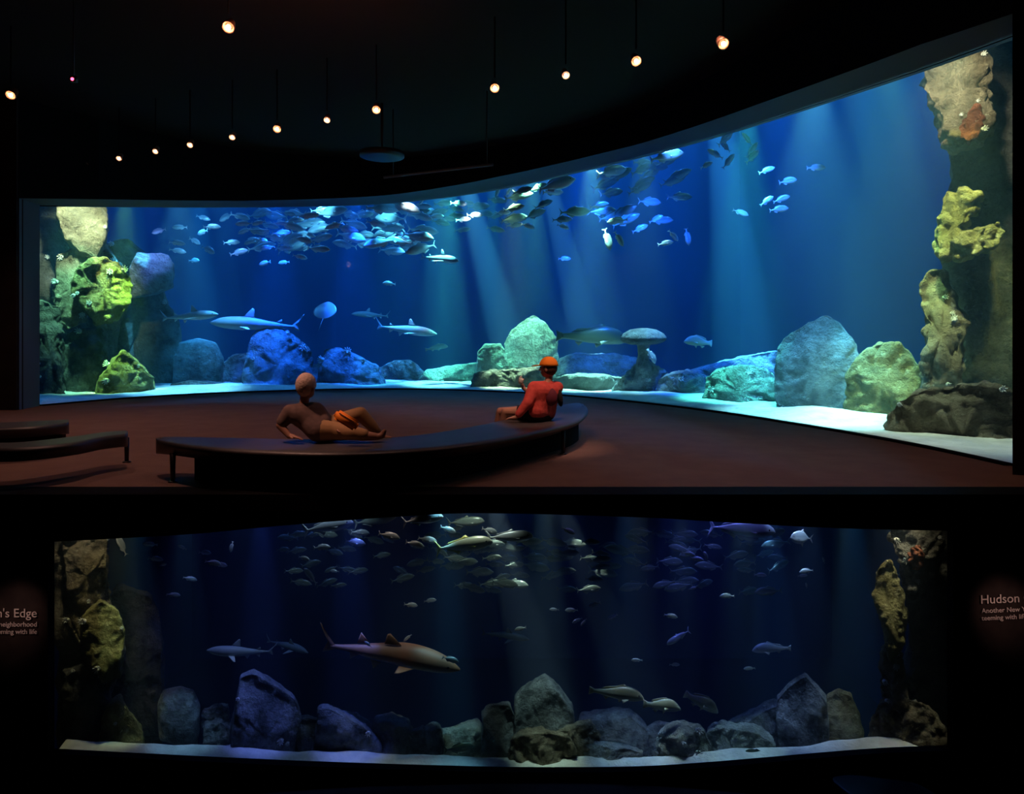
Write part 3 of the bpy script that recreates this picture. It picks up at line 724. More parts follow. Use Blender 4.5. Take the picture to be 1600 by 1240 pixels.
# lower tank rocks ----------------------------------------------------
LR = [
 ('rock_cliff', [(90,830),(168,832),(168,940),(190,975),(196,1010),(185,1040),(172,1075),(165,1180),(90,1180)], 19.0, .8, 'rockb', 'tall brown rock cliff at the left end of the lower tank', dict(amp=.10, planes=8, anem=8, seed=105)),
 ('rock_outcrop', [(128,965),(158,938),(185,955),(196,990),(190,1030),(160,1042),(135,1020),(125,990)], 18.3, .5, 'rocky', 'ochre crusted bulge on the left cliff of the lower tank', dict(amp=.07, planes=2, anem=4, seed=109)),
 ('rock_outcrop', [(98,836),(166,840),(168,925),(142,948),(104,915)], 18.7, .4, 'rockb', 'brown block at the top of the left cliff, lower tank', dict(amp=.10, planes=4, anem=2, seed=411)),
 ('rock_outcrop', [(98,1045),(130,1035),(160,1050),(168,1085),(150,1180),(98,1180)], 18.5, .4, 'rockd', 'dark rock under the ochre bulge of the left cliff, lower tank', dict(amp=.12, planes=4, anem=3, seed=412)),
 ('rock', [(150,1180),(160,1130),(172,1100),(188,1086),(202,1110),(222,1140),(228,1182)], 18.6, .5, 'rocky', 'speckled pointed rock at the foot of the left cliff, lower tank', dict(amp=.08, planes=4, anem=3, seed=131)),
 ('rock', [(168,945),(185,915),(235,930),(247,960),(252,1000),(256,1080),(252,1165),(165,1168)], 20.2, 1.0, 'rockd', 'tall shadowy rock wall behind the left cliff of the lower tank', dict(amp=.08, seed=144, anem=5)),
 ('boulder', [(248,1148),(246,1100),(255,1080),(280,1073),(303,1080),(313,1105),(308,1148)], 19.4, .6, 'rock', 'round dome-shaped boulder in the lower tank', dict(amp=.03, planes=1, seed=151, blocky=.7)),
 ('rock', [(316,1130),(318,1108),(340,1100),(356,1104),(360,1132)], 19.8, .4, 'rock', 'small angular blue rock, upper one of the pair beside the dome boulder, lower tank', dict(amp=.10, seed=152)),
 ('rock', [(318,1158),(320,1132),(345,1125),(362,1135),(362,1160)], 19.5, .4, 'rock', 'small blue rock, lower one of the pair beside the dome boulder, lower tank', dict(amp=.10, seed=153)),
 ('boulder', [(355,1192),(360,1140),(368,1090),(376,1056),(395,1050),(435,1073),(460,1090),(468,1110),(460,1150),(462,1200)], 18.9, .6, 'rock', 'big upright blue-grey slab-shaped boulder against the lower tank glass', dict(amp=.055, planes=3, seed=161, anem=7)),
 ('rock', [(462,1172),(464,1125),(480,1120),(497,1124),(500,1172)], 19.6, .4, 'rock', 'small blue rock seen between the two upright boulders, lower tank', dict(amp=.08, seed=162)),
 ('boulder', [(484,1194),(492,1150),(497,1105),(512,1100),(550,1118),(580,1136),(597,1160),(608,1205)], 18.9, .55, 'rock', 'wedge-shaped dark blue boulder against the lower tank glass', dict(amp=.055, planes=3, seed=163, anem=5)),
 ('rock', [(580,1178),(585,1128),(610,1124),(640,1132),(650,1160),(645,1182)], 19.2, .6, 'rock', 'grey humped rock right of the wedge-shaped boulder, lower tank', dict(amp=.07, seed=164)),
 ('rock', [(636,1178),(638,1142),(660,1138),(690,1136),(694,1160),(688,1178)], 19.2, .5, 'rock', 'low angular grey rock next to the glowing flat rock, lower tank', dict(amp=.09, seed=166)),
 ('flat_rock', [(686,1168),(690,1142),(715,1132),(750,1130),(760,1150),(756,1170)], 19.5, .5, 'rockp', 'low flat pale rock lit yellow-green in the lower tank', dict(amp=.05, seed=165)),
 ('boulder', [(752,1172),(753,1115),(762,1100),(795,1099),(803,1115),(812,1140),(810,1172)], 19.2, .5, 'rock', 'small square-topped grey boulder left of the five-sided boulder, lower tank', dict(amp=.06, seed=171)),
 ('boulder', [(806,1160),(803,1092),(815,1075),(852,1053),(875,1078),(895,1105),(905,1160)], 19.4, .8, 'rock', 'five-sided pointed grey boulder in the middle of the lower tank', dict(amp=.05, planes=3, seed=172)),
 ('flat_rock', [(872,1166),(874,1140),(905,1131),(925,1132),(937,1150),(938,1168)], 18.9, .4, 'rockb', 'brown crusted rock right behind the log-shaped rock, lower tank', dict(amp=.1, seed=174)),
 ('flat_rock', [(793,1198),(797,1155),(815,1147),(860,1144),(892,1152),(900,1175),(900,1206)], 18.6, .35, 'rockb', 'brown mottled log-shaped rock against the lower tank glass', dict(amp=.12, planes=3, seed=173, anem=1)),
 ('flat_rock', [(896,1200),(898,1164),(930,1160),(975,1166),(1005,1176),(1008,1204)], 18.7, .4, 'rockp', 'pale layered slab right of the log-shaped rock, lower tank', dict(amp=.07, seed=176)),
 ('flat_rock', [(900,1160),(905,1125),(940,1117),(985,1117),(1012,1140),(1012,1170)], 19.9, .8, 'rock', 'broad blue slab lying behind the pale layered slab, lower tank', dict(amp=.05, seed=175)),
 ('rock', [(1002,1168),(1008,1138),(1030,1128),(1045,1130),(1050,1168)], 19.8, .5, 'rock', 'blue rock tucked behind the crusted boulder, lower tank', dict(amp=.06, seed=178)),
 ('boulder', [(1022,1198),(1026,1160),(1040,1135),(1075,1129),(1100,1140),(1112,1165),(1108,1200)], 18.8, .5, 'rockp', 'crusted grey-green boulder against the glass right of centre, lower tank', dict(amp=.10, planes=3, seed=177, anem=6)),
 ('flat_rock', [(1120,1150),(1125,1134),(1170,1118),(1216,1100),(1222,1160),(1150,1170)], 19.6, .7, 'rock', 'long slab sloping up to the tall grey boulder, lower tank', dict(amp=.05, seed=179)),
 ('rock', [(1100,1178),(1104,1142),(1130,1134),(1180,1138),(1208,1155),(1212,1178)], 18.9, .5, 'rockp', 'speckled pale green low rock left of the tall grey boulder, lower tank', dict(amp=.09, seed=180, anem=4)),
 ('boulder', [(1215,1160),(1214,1092),(1230,1074),(1258,1054),(1275,1072),(1292,1092),(1296,1150),(1275,1172),(1232,1170)], 19.0, .6, 'rock', 'tallest grey angular boulder near the right end of the lower tank', dict(amp=.05, planes=3, seed=181)),
 ('boulder', [(1290,1150),(1292,1090),(1310,1080),(1330,1086),(1342,1115),(1350,1148),(1320,1158)], 19.3, .5, 'rockb', 'rounded speckled olive boulder right of the tallest grey boulder, lower tank', dict(amp=.05, planes=2, seed=182)),
 ('rock_pillar', [(1410,800),(1495,800),(1492,1185),(1400,1180),(1405,1100),(1418,1000),(1412,900)], 18.6, .45, 'rockd', 'tall dark rock pillar at the right end of the lower tank', dict(amp=.08, seed=183)),
 ('rock_outcrop', [(1390,840),(1395,822),(1470,822),(1472,880),(1455,910),(1425,915),(1408,870)], 18.2, .3, 'rockd', 'knobbly dark brown outcrop at the top of the right pillar, lower tank', dict(amp=.16, planes=3, seed=184, anem=4)),
 ('rock_outcrop', [(1364,925),(1372,888),(1392,874),(1404,900),(1418,960),(1414,1000),(1392,1010),(1378,975)], 18.3, .3, 'rocky', 'leaning ochre speckled outcrop beside the right pillar, lower tank', dict(amp=.10, planes=3, seed=185)),
 ('rock_outcrop', [(1374,1030),(1382,1005),(1402,1000),(1414,1050),(1415,1110),(1380,1110),(1376,1060)], 18.3, .3, 'rockb', 'slender tan rock column low on the right pillar, lower tank', dict(amp=.14, planes=3, seed=186, anem=4)),
 ('rock', [(1355,1172),(1358,1140),(1372,1100),(1420,1092),(1450,1100),(1475,1130),(1480,1178)], 18.0, .35, 'rockb', 'rugged brown rock heap at the foot of the right pillar, lower tank', dict(amp=.14, planes=4, seed=187, anem=4)),
]
for (nm, ol_, d, th, mk, lab, kw) in LR:
    make_rock(nm, ol_, d, th, M[mk], lab, sink=0.35, **kw)
o = make_rock('rock_growth', [(1420,872),(1424,855),(1438,850),(1446,868),(1440,888),(1426,890)], 17.9, .1, M['rust'], 'rust red growth on the knobbly outcrop at the top right of the lower tank', amp=.2, seed=300, cat='sponge')
o = make_rock('rock_growth', [(1500,215),(1506,185),(1524,165),(1538,178),(1534,205),(1515,225)], 11.55, .12, M['rust'], 'rust red growth on the brown outcrop at the top of the right pillar, upper tank', amp=.2, seed=301, cat='sponge')

# ------------------------------------------------------------------ fish
def body_bm(top, bot, wid, n=26, seg=14, x0=-.5, x1=.5, dy=None):
    """top/bot/wid: tables over t=0 (tail) .. 1 (snout)"""
    bm = bmesh.new(); rows = []
    for i in range(n + 1):
        t = i / n; x = x0 + (x1 - x0) * t
        zt, zb, w_ = sinterp(top, t), sinterp(bot, t), max(.0015, sinterp(wid, t))
        c = (zt + zb) / 2; h = max(.0015, (zt - zb) / 2)
        yo = dy(t) if dy else 0
        rows.append([bm.verts.new((x, yo + w_ * math.cos(k * math.tau / seg), c + h * math.sin(k * math.tau / seg))) for k in range(seg)])
    for a, b in zip(rows, rows[1:]):
        for k in range(seg): bm.faces.new((a[k], a[(k+1) % seg], b[(k+1) % seg], b[k]))
    bm.faces.new(rows[0][::-1]); bm.faces.new(rows[-1])
    return bm
def fin(bm, pts, th=0.006, origin=(0, 0, 0), rot=None):
    """a fin: polygon in xz with tapered real thickness"""
    c = Vector((sum(p[0] for p in pts) / len(pts), 0, sum(p[1] for p in pts) / len(pts)))
    M4 = Matrix.Translation(origin) @ (rot if rot else Matrix.Identity(4))
    rim = [bm.verts.new(M4 @ Vector((p[0], 0, p[1]))) for p in pts]
    f = [bm.verts.new(M4 @ Vector((c.x + (p[0] - c.x) * .7, s * th, c.z + (p[1] - c.z) * .7))) for s in (-1, 1) for p in pts]
    n = len(pts); A, B = f[:n], f[n:]
    bm.faces.new(A); bm.faces.new(B[::-1])
    for i in range(n):
        j = (i + 1) % n
        bm.faces.new((rim[i], rim[j], A[j], A[i])); bm.faces.new((rim[j], rim[i], B[i], B[j]))
def bake(bm, name, mat):
    bmesh.ops.recalc_face_normals(bm, faces=bm.faces)
    me = bpy.data.meshes.new(name); bm.to_mesh(me); bm.free(); me.materials.append(mat)
    me.polygons.foreach_set('use_smooth', [True] * len(me.polygons)); return me
SP = {}
def species(key, top, bot, wid, tail, dorsal, anal, pect, mat, finmat, eye, tail_x=-.42, dy=None):
    parts = {}
    parts['body'] = body_bm(top, bot, wid, x0=tail_x, dy=dy)
    f = {}
    f['tail_fin'] = [(tail, .008, (0, dy(0) if dy else 0, 0), None)]
    f['dorsal_fin'] = [(p, .006, (0, 0, 0), None) for p in dorsal]
    f['anal_fin'] = [(p, .006, (0, 0, 0), None) for p in anal]
    f['pectoral_fin'] = [(pect[0], .005, (pect[1][0], s * pect[1][1], pect[1][2]), Matrix.Rotation(s * R(pect[2]), 4, 'X')) for s in (1, -1)] if pect else []
    SP[key] = (parts['body'], f, mat, finmat, eye)
    # single-mesh version for small fish
    bm = parts['body'].copy()
    for k in f:
        for (p, th, og, rt) in f[k]: fin(bm, p, th, og, rt)
    single = bake(bm, key, mat)
    meshes = {'body': bake(parts['body'], key + '_body', mat)}
    for k in f:
        if not f[k]: continue
        if k == 'pectoral_fin':
            for q, (p, th, og, rt) in enumerate(f[k]):
                b2 = bmesh.new(); fin(b2, p, th, og, rt); meshes[k + str(q)] = bake(b2, k, finmat)
        else:
            for q, (p, th, og, rt) in enumerate(f[k]):
                b2 = bmesh.new(); fin(b2, p, th, og, rt); meshes[k + str(q)] = bake(b2, k, finmat)
    b2 = bmesh.new()
    for s in (1, -1): add_ball(b2, (eye[0], s * eye[1], eye[2]), (eye[3], eye[3] * .6, eye[3]), 10)
    meshes['eye0'] = bake(b2, 'eye', M['eye'])
    SP[key] = (single, meshes)

species('bream', [(0, .025), (.12, .04), (.4, .15), (.65, .185), (.85, .13), (1, .01)], [(0, -.025), (.12, -.04), (.4, -.12), (.65, -.15), (.85, -.11), (1, -.02)],
        [(0, .01), (.2, .025), (.6, .065), (.85, .055), (1, .008)],
        [(-.40, .02), (-.5, .14), (-.47, .02), (-.5, -.14), (-.40, -.02)], [[(.18, .15), (.05, .21), (-.2, .15), (-.26, .07)]], [[(-.05, -.12), (-.12, -.17), (-.26, -.1), (-.26, -.05)]],
        ([(.0, .0), (-.13, .03), (-.15, -.03)], (.22, .06, -.02), 20), M['silver'], M['silver'], (.38, .042, .03, .018))
species('drabfish', [(0, .02), (.12, .035), (.4, .12), (.65, .155), (.85, .11), (1, .0)], [(0, -.02), (.12, -.035), (.4, -.12), (.65, -.14), (.85, -.1), (1, -.02)],
        [(0, .01), (.2, .025), (.6, .06), (.85, .05), (1, .008)],
        [(-.40, .015), (-.52, .15), (-.46, .01), (-.52, -.13), (-.40, -.015)], [[(.15, .13), (.02, .2), (-.2, .12), (-.28, .06)]], [[(-.02, -.12), (-.1, -.18), (-.26, -.09), (-.26, -.05)]],
        ([(.0, .0), (-.13, .03), (-.15, -.03)], (.22, .06, -.02), 20), M['drab'], M['drab'], (.38, .042, .03, .016))
species('jack', [(0, .012), (.1, .02), (.35, .085), (.6, .12), (.82, .11), (.95, .06), (1, .0)], [(0, -.012), (.1, -.02), (.35, -.08), (.6, -.115), (.82, -.1), (.95, -.06), (1, -.03)],
        [(0, .01), (.2, .02), (.6, .07), (.85, .06), (1, .01)],
        [(-.38, .012), (-.5, .17), (-.455, .03), (-.44, 0), (-.455, -.03), (-.5, -.17), (-.38, -.012)], [[(.12, .11), (.06, .165), (0, .125), (-.25, .075), (-.3, .04)]], [[(-.05, -.1), (-.1, -.15), (-.16, -.1), (-.3, -.05), (-.28, -.03)]],
        ([(.0, .0), (-.17, .05), (-.19, .02), (-.03, -.03)], (.24, .066, -.02), 25), M['jack'], M['yellow'], (.4, .045, .02, .014))
species('permit', [(0, .015), (.1, .04), (.35, .24), (.6, .28), (.85, .2), (.96, .09), (1, .0)], [(0, -.015), (.1, -.04), (.35, -.22), (.6, -.25), (.85, -.18), (1, -.05)],
        [(0, .01), (.2, .025), (.6, .06), (.85, .05), (1, .01)],
        [(-.38, .012), (-.56, .2), (-.46, .0), (-.56, -.2), (-.38, -.012)], [[(.08, .26), (-.05, .36), (-.1, .22), (-.3, .07)]], [[(-.0, -.23), (-.1, -.36), (-.12, -.2), (-.3, -.06)]],
        ([(.0, .0), (-.12, .03), (-.12, -.03)], (.24, .055, -.02), 20), M['silver'], M['silver'], (.38, .04, .05, .018))
species('drumfish', [(0, .035), (.12, .045), (.35, .09), (.6, .15), (.8, .13), (.93, .06), (1, -.02)], [(0, -.035), (.12, -.045), (.35, -.08), (.6, -.1), (.85, -.095), (1, -.06)],
        [(0, .012), (.2, .03), (.6, .08), (.85, .065), (1, .02)],
        [(-.38, .03), (-.5, .08), (-.49, 0), (-.5, -.085), (-.38, -.03)], [[(.22, .13), (.12, .19), (-.02, .13), (-.2, .11), (-.3, .05)]], [[(-.12, -.07), (-.18, -.13), (-.24, -.07)], [(.16, -.09), (.06, -.15), (.04, -.09)]],
        ([(.0, .0), (-.14, -.02), (-.12, -.08)], (.24, .075, -.04), 25), M['drum'], M['drum'], (.4, .05, .03, .013))
species('wrasse', [(0, .075), (.12, .07), (.3, .13), (.55, .2), (.78, .17), (.93, .06), (1, -.02)], [(0, -.075), (.12, -.07), (.35, -.12), (.6, -.14), (.85, -.12), (1, -.07)],
        [(0, .02), (.2, .04), (.6, .09), (.85, .075), (1, .02)],
        [(-.38, .07), (-.49, .12), (-.5, 0), (-.49, -.12), (-.38, -.07)], [[(.22, .17), (.1, .235), (-.1, .2), (-.26, .15), (-.3, .07)]], [[(-.08, -.12), (-.15, -.2), (-.25, -.12)], [(.14, -.12), (.05, -.22), (.03, -.12)]],
        ([(.0, .0), (-.14, .03), (-.15, -.06)], (.2, .085, -.02), 25), M['pale'], M['pale'], (.36, .06, .05, .016))
sw = lambda t: 0.035 * math.sin((1 - t) * 4)
def shark(key, mat, slim=1.0, brown=False):
    species(key, [(0, .012), (.1, .02 * slim), (.3, .05 * slim), (.55, .085 * slim), (.75, .08 * slim), (.9, .05 * slim), (1, .0)],
            [(0, -.012), (.1, -.018 * slim), (.3, -.045 * slim), (.55, -.07 * slim), (.75, -.07 * slim), (.9, -.05 * slim), (1, -.012)],
            [(0, .01), (.1, .018), (.3, .045), (.6, .075), (.85, .055), (1, .012)],
            [(-.37, .012), (-.5, .15), (-.485, .14), (-.42, .03), (-.45, -.05), (-.41, -.035), (-.37, -.014)],
            ([[(.16, .075), (.06, .18), (.04, .17), (.03, .07)], [(-.2, .04), (-.26, .075), (-.27, .03)]] if not brown else
             [[(.08, .08), (-.01, .15), (-.03, .14), (-.04, .07)], [(-.14, .055), (-.21, .12), (-.23, .04)]]),
            [[(-.2, -.035), (-.26, -.075), (-.27, -.02)], [(-.04, -.06), (-.09, -.11), (-.12, -.05)]],
            ([(.04, .0), (-.1, -.17), (-.13, -.17), (-.07, 0)] if not brown else [(.04, .0), (-.05, -.08), (-.08, -.085), (-.07, 0)], (.16, .06, -.03), 80), mat, mat, (.42, .038, .008, .009), tail_x=-.4, dy=sw)
shark('shark', M['shark'], .95); shark('sandtiger', M['tiger'], 1.0, True)
M['jackfin'] = M['jack']

def put(key, px, py, L, d, face='R', tilt=0, label=None, cat='fish', group=None, name='fish', parts=None, mat=None, yaw=None, roll=0):
    loc = at(px, py, d); size = L / F * d
    single, meshes = SP[key]
    y = (0 if face == 'R' else 180) + (yaw if yaw is not None else random.uniform(-22, 22))
    cy_ = abs(math.cos(R(y))); size = size / max(.5, cy_)
    if parts is None: parts = L >= 38
    if parts:
        o = empty(name, loc)
        for k, me in meshes.items():
            pn = k.rstrip('0123456789')
            c = bpy.data.objects.new(pn, me); COL.objects.link(c); c.parent = o
            if mat and pn != 'eye': c.material_slots[0].link = 'OBJECT'; c.material_slots[0].material = mat
    else:
        o = bpy.data.objects.new(name, single); COL.objects.link(o); o.location = loc
        if mat: o.material_slots[0].link = 'OBJECT'; o.material_slots[0].material = mat
    o.scale = (size, size, size)
    o.rotation_euler = (R(roll), -R(tilt), R(y))
    tag(o, label, cat, group)
    return o

# ---- upper tank: individually visible animals
put('shark', 296, 494, 96, 21.0, 'R', 4, 'blue-grey shark with tall fin swimming right above the dome boulder, upper tank', 'shark', name='shark', yaw=-8)
put('shark', 402, 507, 138, 21.8, 'L', 3, 'long blue shark gliding left above the tall blue slab, upper tank', 'shark', name='shark', yaw=10)
put('shark', 686, 404, 66, 21.5, 'R', -8, 'pale shark turning towards the glass below the bright school, upper tank', 'shark', name='shark', yaw=-38)
put('shark', 634, 515, 100, 23.0, 'R', -7, 'grey shark swimming right, high over the middle sand of the upper tank', 'shark', name='shark', yaw=-10)
put('shark', 580, 492, 56, 29.0, 'L', 3, 'faint distant shark behind the grey shark in the upper tank', 'shark', name='shark', yaw=25)
put('drumfish', 682, 543, 36, 27.5, 'R', 10, 'faint fish hovering over the bright middle sand, upper tank')
put('drumfish', 925, 526, 112, 21.0, 'R', -2, 'very large dark fish right of the five-sided boulder, upper tank', mat=M['dark'], yaw=-5)
put('wrasse', 1091, 534, 46, 17.5, 'L', 6, 'plump pale fish facing left beside the mushroom coral, upper tank', yaw=10)
put('wrasse', 1018, 556, 26, 18.0, 'R', -60, 'small pale fish nosing down under the mushroom coral cap, upper tank', mat=M['silver'])
# ray
bm = bmesh.new()
rowsr = []
NX, NY = 16, 20
for i in range(NX + 1):
    x = -.5 + i / NX; hw = .55 * math.sin(math.pi * min(1, max(0, (x + .5))) ** .8) ** .7 + .01
    rowsr.append([(x, -hw + 2 * hw * j / NY) for j in range(NY + 1)])
vt = [[bm.verts.new((x, y, .09 * (1 - min(1, abs(y) / .56) ** 1.3) * math.sin(math.pi * (x + .5)) + .02 + .15 * y * y)) for x, y in r_] for r_ in rowsr]
vb = [[bm.verts.new((x, y, -.035 * (1 - min(1, abs(y) / .56)) * math.sin(math.pi * (x + .5)) + .15 * y * y)) for x, y in r_] for r_ in rowsr]
for i in range(NX):
    for j in range(NY):
        bm.faces.new((vt[i][j], vt[i+1][j], vt[i+1][j+1], vt[i][j+1])); bm.faces.new((vb[i][j], vb[i][j+1], vb[i+1][j+1], vb[i+1][j]))
for i in range(NX):
    for j in (0, NY):
        bm.faces.new((vt[i][j], vt[i+1][j], vb[i+1][j], vb[i][j]))
for j in range(NY):
    for i in (0, NX): bm.faces.new((vt[i][j], vt[i][j+1], vb[i][j+1], vb[i][j]))
ry = empty('stingray', at(509, 485, 22.0))
link_mesh('body', bm, M['silver'], ry)
bm = bmesh.new(); add_cyl(bm, (-.45, 0, .02), (-1.15, .05, .0), .018, .004, 8); link_mesh('tail', bm, M['silver'], ry)
s = 34 / F * 22; ry.scale = (s, s, s); ry.rotation_euler = (R(0), R(-55), R(80))
tag(ry, 'pale ray seen from below in open water, upper tank', 'ray')

# bright fish near the lintel of the upper tank (px, py, L, d, face, tilt, label)
for (px, py, L, d, fc, ti, lb) in [
    (717, 318, 26, 22.0, 'R', 0, 'bright white fish, topmost of the lit group above the pale shark, upper tank'),
    (742, 336, 26, 22.0, 'R', 0, 'bright white fish in the middle of the lit group above the pale shark, upper tank'),
    (786, 332, 24, 22.0, 'R', 2, 'bright white fish at the right end of the lit group, upper tank'),
    (724, 343, 24, 22.3, 'R', 8, 'bright fish with raised head, lowest of the lit group, upper tank'),
    (681, 338, 26, 22.3, 'R', 0, 'bright fish at the left end of the lit group, upper tank'),
    (700, 342, 24, 22.6, 'R', -4, 'pale blue fish just right of the leftmost bright fish, upper tank'),
    (658, 316, 13, 22.6, 'R', 50, 'tiny bright fish nosing up under the lintel left of the lit group, upper tank'),
    (777, 302, 18, 21.8, 'R', 65, 'narrow bright fish upright under the lintel above the lit group, upper tank'),
    (794, 300, 15, 21.8, 'R', 55, 'small narrow fish tilted under the lintel right of the upright one, upper tank'),
    (608, 443, 21, 22.0, 'L', 5, 'lone bright blue fish in open water above the pale ray, upper tank'),
    (303, 407, 20, 21.5, 'R', 0, 'lone small blue fish below the left school of the upper tank'),
    (825, 353, 22, 20.5, 'R', -15, 'blue-white fish below the right edge of the lit group, upper tank'),
    (880, 354, 20, 20.3, 'R', -18, 'small royal blue fish right of the blue-white fish, upper tank'),
    (870, 288, 58, 19.8, 'R', 12, 'large royal blue fish, leftmost of the three under the lintel, upper tank'),
    (864, 300, 34, 20.0, 'R', 5, 'smaller royal blue fish just under the leftmost large blue one, upper tank'),
    (956, 268, 50, 18.8, 'R', 15, 'large blue fish, middle one of the three under the lintel, upper tank'),
    (1042, 244, 56, 17.2, 'R', 14, 'large blue fish, rightmost of the three under the lintel, upper tank'),
    (965, 345, 34, 19.0, 'L', -8, 'pale fish with bent back above the two upright blue fish, upper tank'),
    (949, 374, 34, 19.0, 'R', -75, 'blue fish nosing steeply down, left of the upright pair, upper tank'),
    (967, 373, 26, 19.0, 'R', -60, 'blue fish nosing down, right of the upright pair, upper tank'),
    (1000, 357, 27, 20.0, 'R', 25, 'faint teal fish right of the upright pair, upper tank'),
    (1025, 342, 22, 20.3, 'R', 25, 'faint teal fish further up and right of the upright pair, upper tank'),
    (1052, 368, 22, 17.8, 'R', -50, 'blue fish, upper one of the overlapping pair in mid water, upper tank'),
    (1040, 380, 24, 17.8, 'R', 10, 'blue fish, lower one of the overlapping pair in mid water, upper tank'),
    (1074, 370, 26, 17.6, 'R', -80, 'narrow blue fish pointing straight down beside the overlapping pair, upper tank'),
    (1157, 332, 26, 16.0, 'R', -20, 'lone blue fish inside the wide right-hand light beam, upper tank'),
    (1198, 266, 26, 15.2, 'R', 20, 'blue fish, leftmost of the right-hand group, upper tank'),
    (1231, 283, 32, 15.0, 'R', 12, 'blue fish in the centre of the right-hand group, upper tank'),
    (1275, 262, 30, 14.6, 'R', 2, 'blue fish, farthest right of the right-hand group, upper tank'),
    (1198, 314, 26, 15.0, 'R', 35, 'blue fish, left one of the three crowded together, upper tank'),
    (1221, 311, 28, 15.0, 'R', 20, 'blue fish, upper right one of the three crowded together, upper tank'),
    (1217, 327, 32, 14.9, 'R', 8, 'blue fish, lowest of the three crowded together, upper tank'),
    (882, 404, 20, 24.0, 'R', 0, 'faint small fish in the second light beam, upper tank'),
]:
    put('bream', px, py, L, d, fc, ti, lb)
# schools
def school(n, x0, x1, y0, y1, d0, d1, l0, l1, key, label, group, tilt=(-15, 15), faces='R', lim=None, mat=None, seed=1):
    rnd = random.Random(seed); pts = []
    tries = 0
    while len(pts) < n and tries < 5000:
        tries += 1
        x, y = rnd.uniform(x0, x1), y0 + (y1 - y0) * rnd.random() ** 1.3
        if lim and y < lim(x): continue
        if any(abs(x - a) < 15 and abs(y - b) < 7 for a, b in pts): continue
        pts.append((x, y))
        put(key, x, y, rnd.uniform(l0, l1), rnd.uniform(d0, d1), rnd.choice(faces), rnd.uniform(*tilt), label, group=group, parts=False, mat=mat, yaw=rnd.uniform(-30, 30))
ulim = lambda x: sinterp(UTOP, x) + 6
school(16, 245, 395, 322, 395, 21, 24, 20, 28, 'bream', 'small blue-grey fish in the loose school high at the left of the upper tank', 'loose school high at the left of the upper tank', (-30, 20), 'RRL', ulim, seed=3)
school(52, 395, 665, 322, 392, 21.5, 25, 30, 54, 'drabfish', 'teal-tinted fish in the dense school under the lintel left of centre, upper tank', 'dense school under the lintel left of centre, upper tank', (-22, 15), 'RRL', ulim, mat=M['silver'], seed=4)
school(12, 400, 470, 330, 415, 21.5, 23, 18, 27, 'bream', 'small blue fish on the left fringe of the dense school, upper tank', 'left fringe of the dense school, upper tank', (-15, 10), 'RL', ulim, seed=5)
school(16, 640, 810, 310, 372, 23.5, 26, 24, 36, 'drabfish', 'shadowy fish behind the brightly lit group, upper tank', 'shadowy fish behind the lit group, upper tank', (-15, 15), 'R', ulim, seed=6)
school(32, 800, 1075, 250, 345, 19.5, 22, 30, 50, 'drabfish', 'dim teal fish in the school under the lintel right of centre, upper tank', 'school under the lintel right of centre, upper tank', (0, 28), 'R', lambda x: ulim(x) + 4, seed=7)
school(8, 1080, 1185, 215, 260, 17, 18, 22, 36, 'drabfish', 'hazy fish in the light beam below the lintel at the upper right', 'hazy fish in the right-hand beam, upper tank', (20, 80), 'RL', ulim, mat=M['silver'], seed=8)

# ---- lower tank animals
put('sandtiger', 607, 1023, 228, 18.9, 'R', -9, 'long reddish brown shark gliding right in the lower tank', 'shark', name='shark', yaw=-4)
put('shark', 378, 1017, 104, 19.6, 'L', 6, 'pale blue-grey shark facing left in the lower tank', 'shark', name='shark', yaw=8)
put('shark', 448, 1009, 72, 22.0, 'R', -12, 'faint shark between the two larger sharks in the lower tank', 'shark', name='shark', yaw=-10)
put('shark', 788, 993, 78, 23.5, 'R', -4, 'very faint distant shark right of the brown shark, lower tank', 'shark', name='shark', mat=M['dark'], yaw=-10)
put('drumfish', 963, 1083, 86, 18.9, 'R', -6, 'olive drum fish swimming right above the blue slab, lower tank', yaw=-3)
put('wrasse', 1034, 1102, 58, 18.7, 'R', -4, 'pale yellowish plump fish between the olive and the brown fish, lower tank', yaw=-3)
put('wrasse', 1096, 1097, 58, 19.3, 'R', -26, 'brownish grey plump fish nosing down right of the pale plump fish, lower tank', mat=M['drum'], yaw=-5)
put('drumfish', 1206, 1013, 62, 19.6, 'L', 0, 'plump grey-blue fish facing left above the tallest boulder, lower tank', yaw=4, mat=M['silver'])
put('permit', 1252, 840, 38, 18.8, 'L', 8, 'round deep-bodied pale fish near the top right of the lower tank', yaw=15)
put('jack', 1158, 826, 104, 18.9, 'R', -3, 'large blue-violet fish half cut by the top right edge of the lower window', mat=M['silver'], yaw=-4)
put('jack', 724, 851, 92, 18.5, 'R', 9, 'big silver fish with yellow forked tail near the top of the lower tank', yaw=-4)
put('jack', 796, 838, 74, 18.6, 'R', 4, 'big silver fish leading the yellow-tailed one, lower tank', mat=M['silver'], yaw=-5)
put('jack', 660, 811, 66, 18.5, 'R', 10, 'bright silver fish cut by the top edge of the lower window', mat=M['silver'], yaw=-4)
put('jack', 512, 822, 84, 19.0, 'R', 12, 'grey fish with long forked tail under the top edge, left of centre, lower tank', mat=M['silver'], yaw=-8)
put('jack', 585, 812, 70, 19.6, 'R', 12, 'dim grey fish at the top edge beside the long-tailed one, lower tank', mat=M['drab'], yaw=-8)
put('jack', 727, 815, 60, 19.6, 'R', 6, 'dim grey fish above the yellow-tailed one, lower tank', mat=M['drab'], yaw=-8)
put('jack', 1060, 995, 42, 19.2, 'L', -25, 'blue fish with bent forked tail in mid water at the right, lower tank', mat=M['silver'], yaw=14)
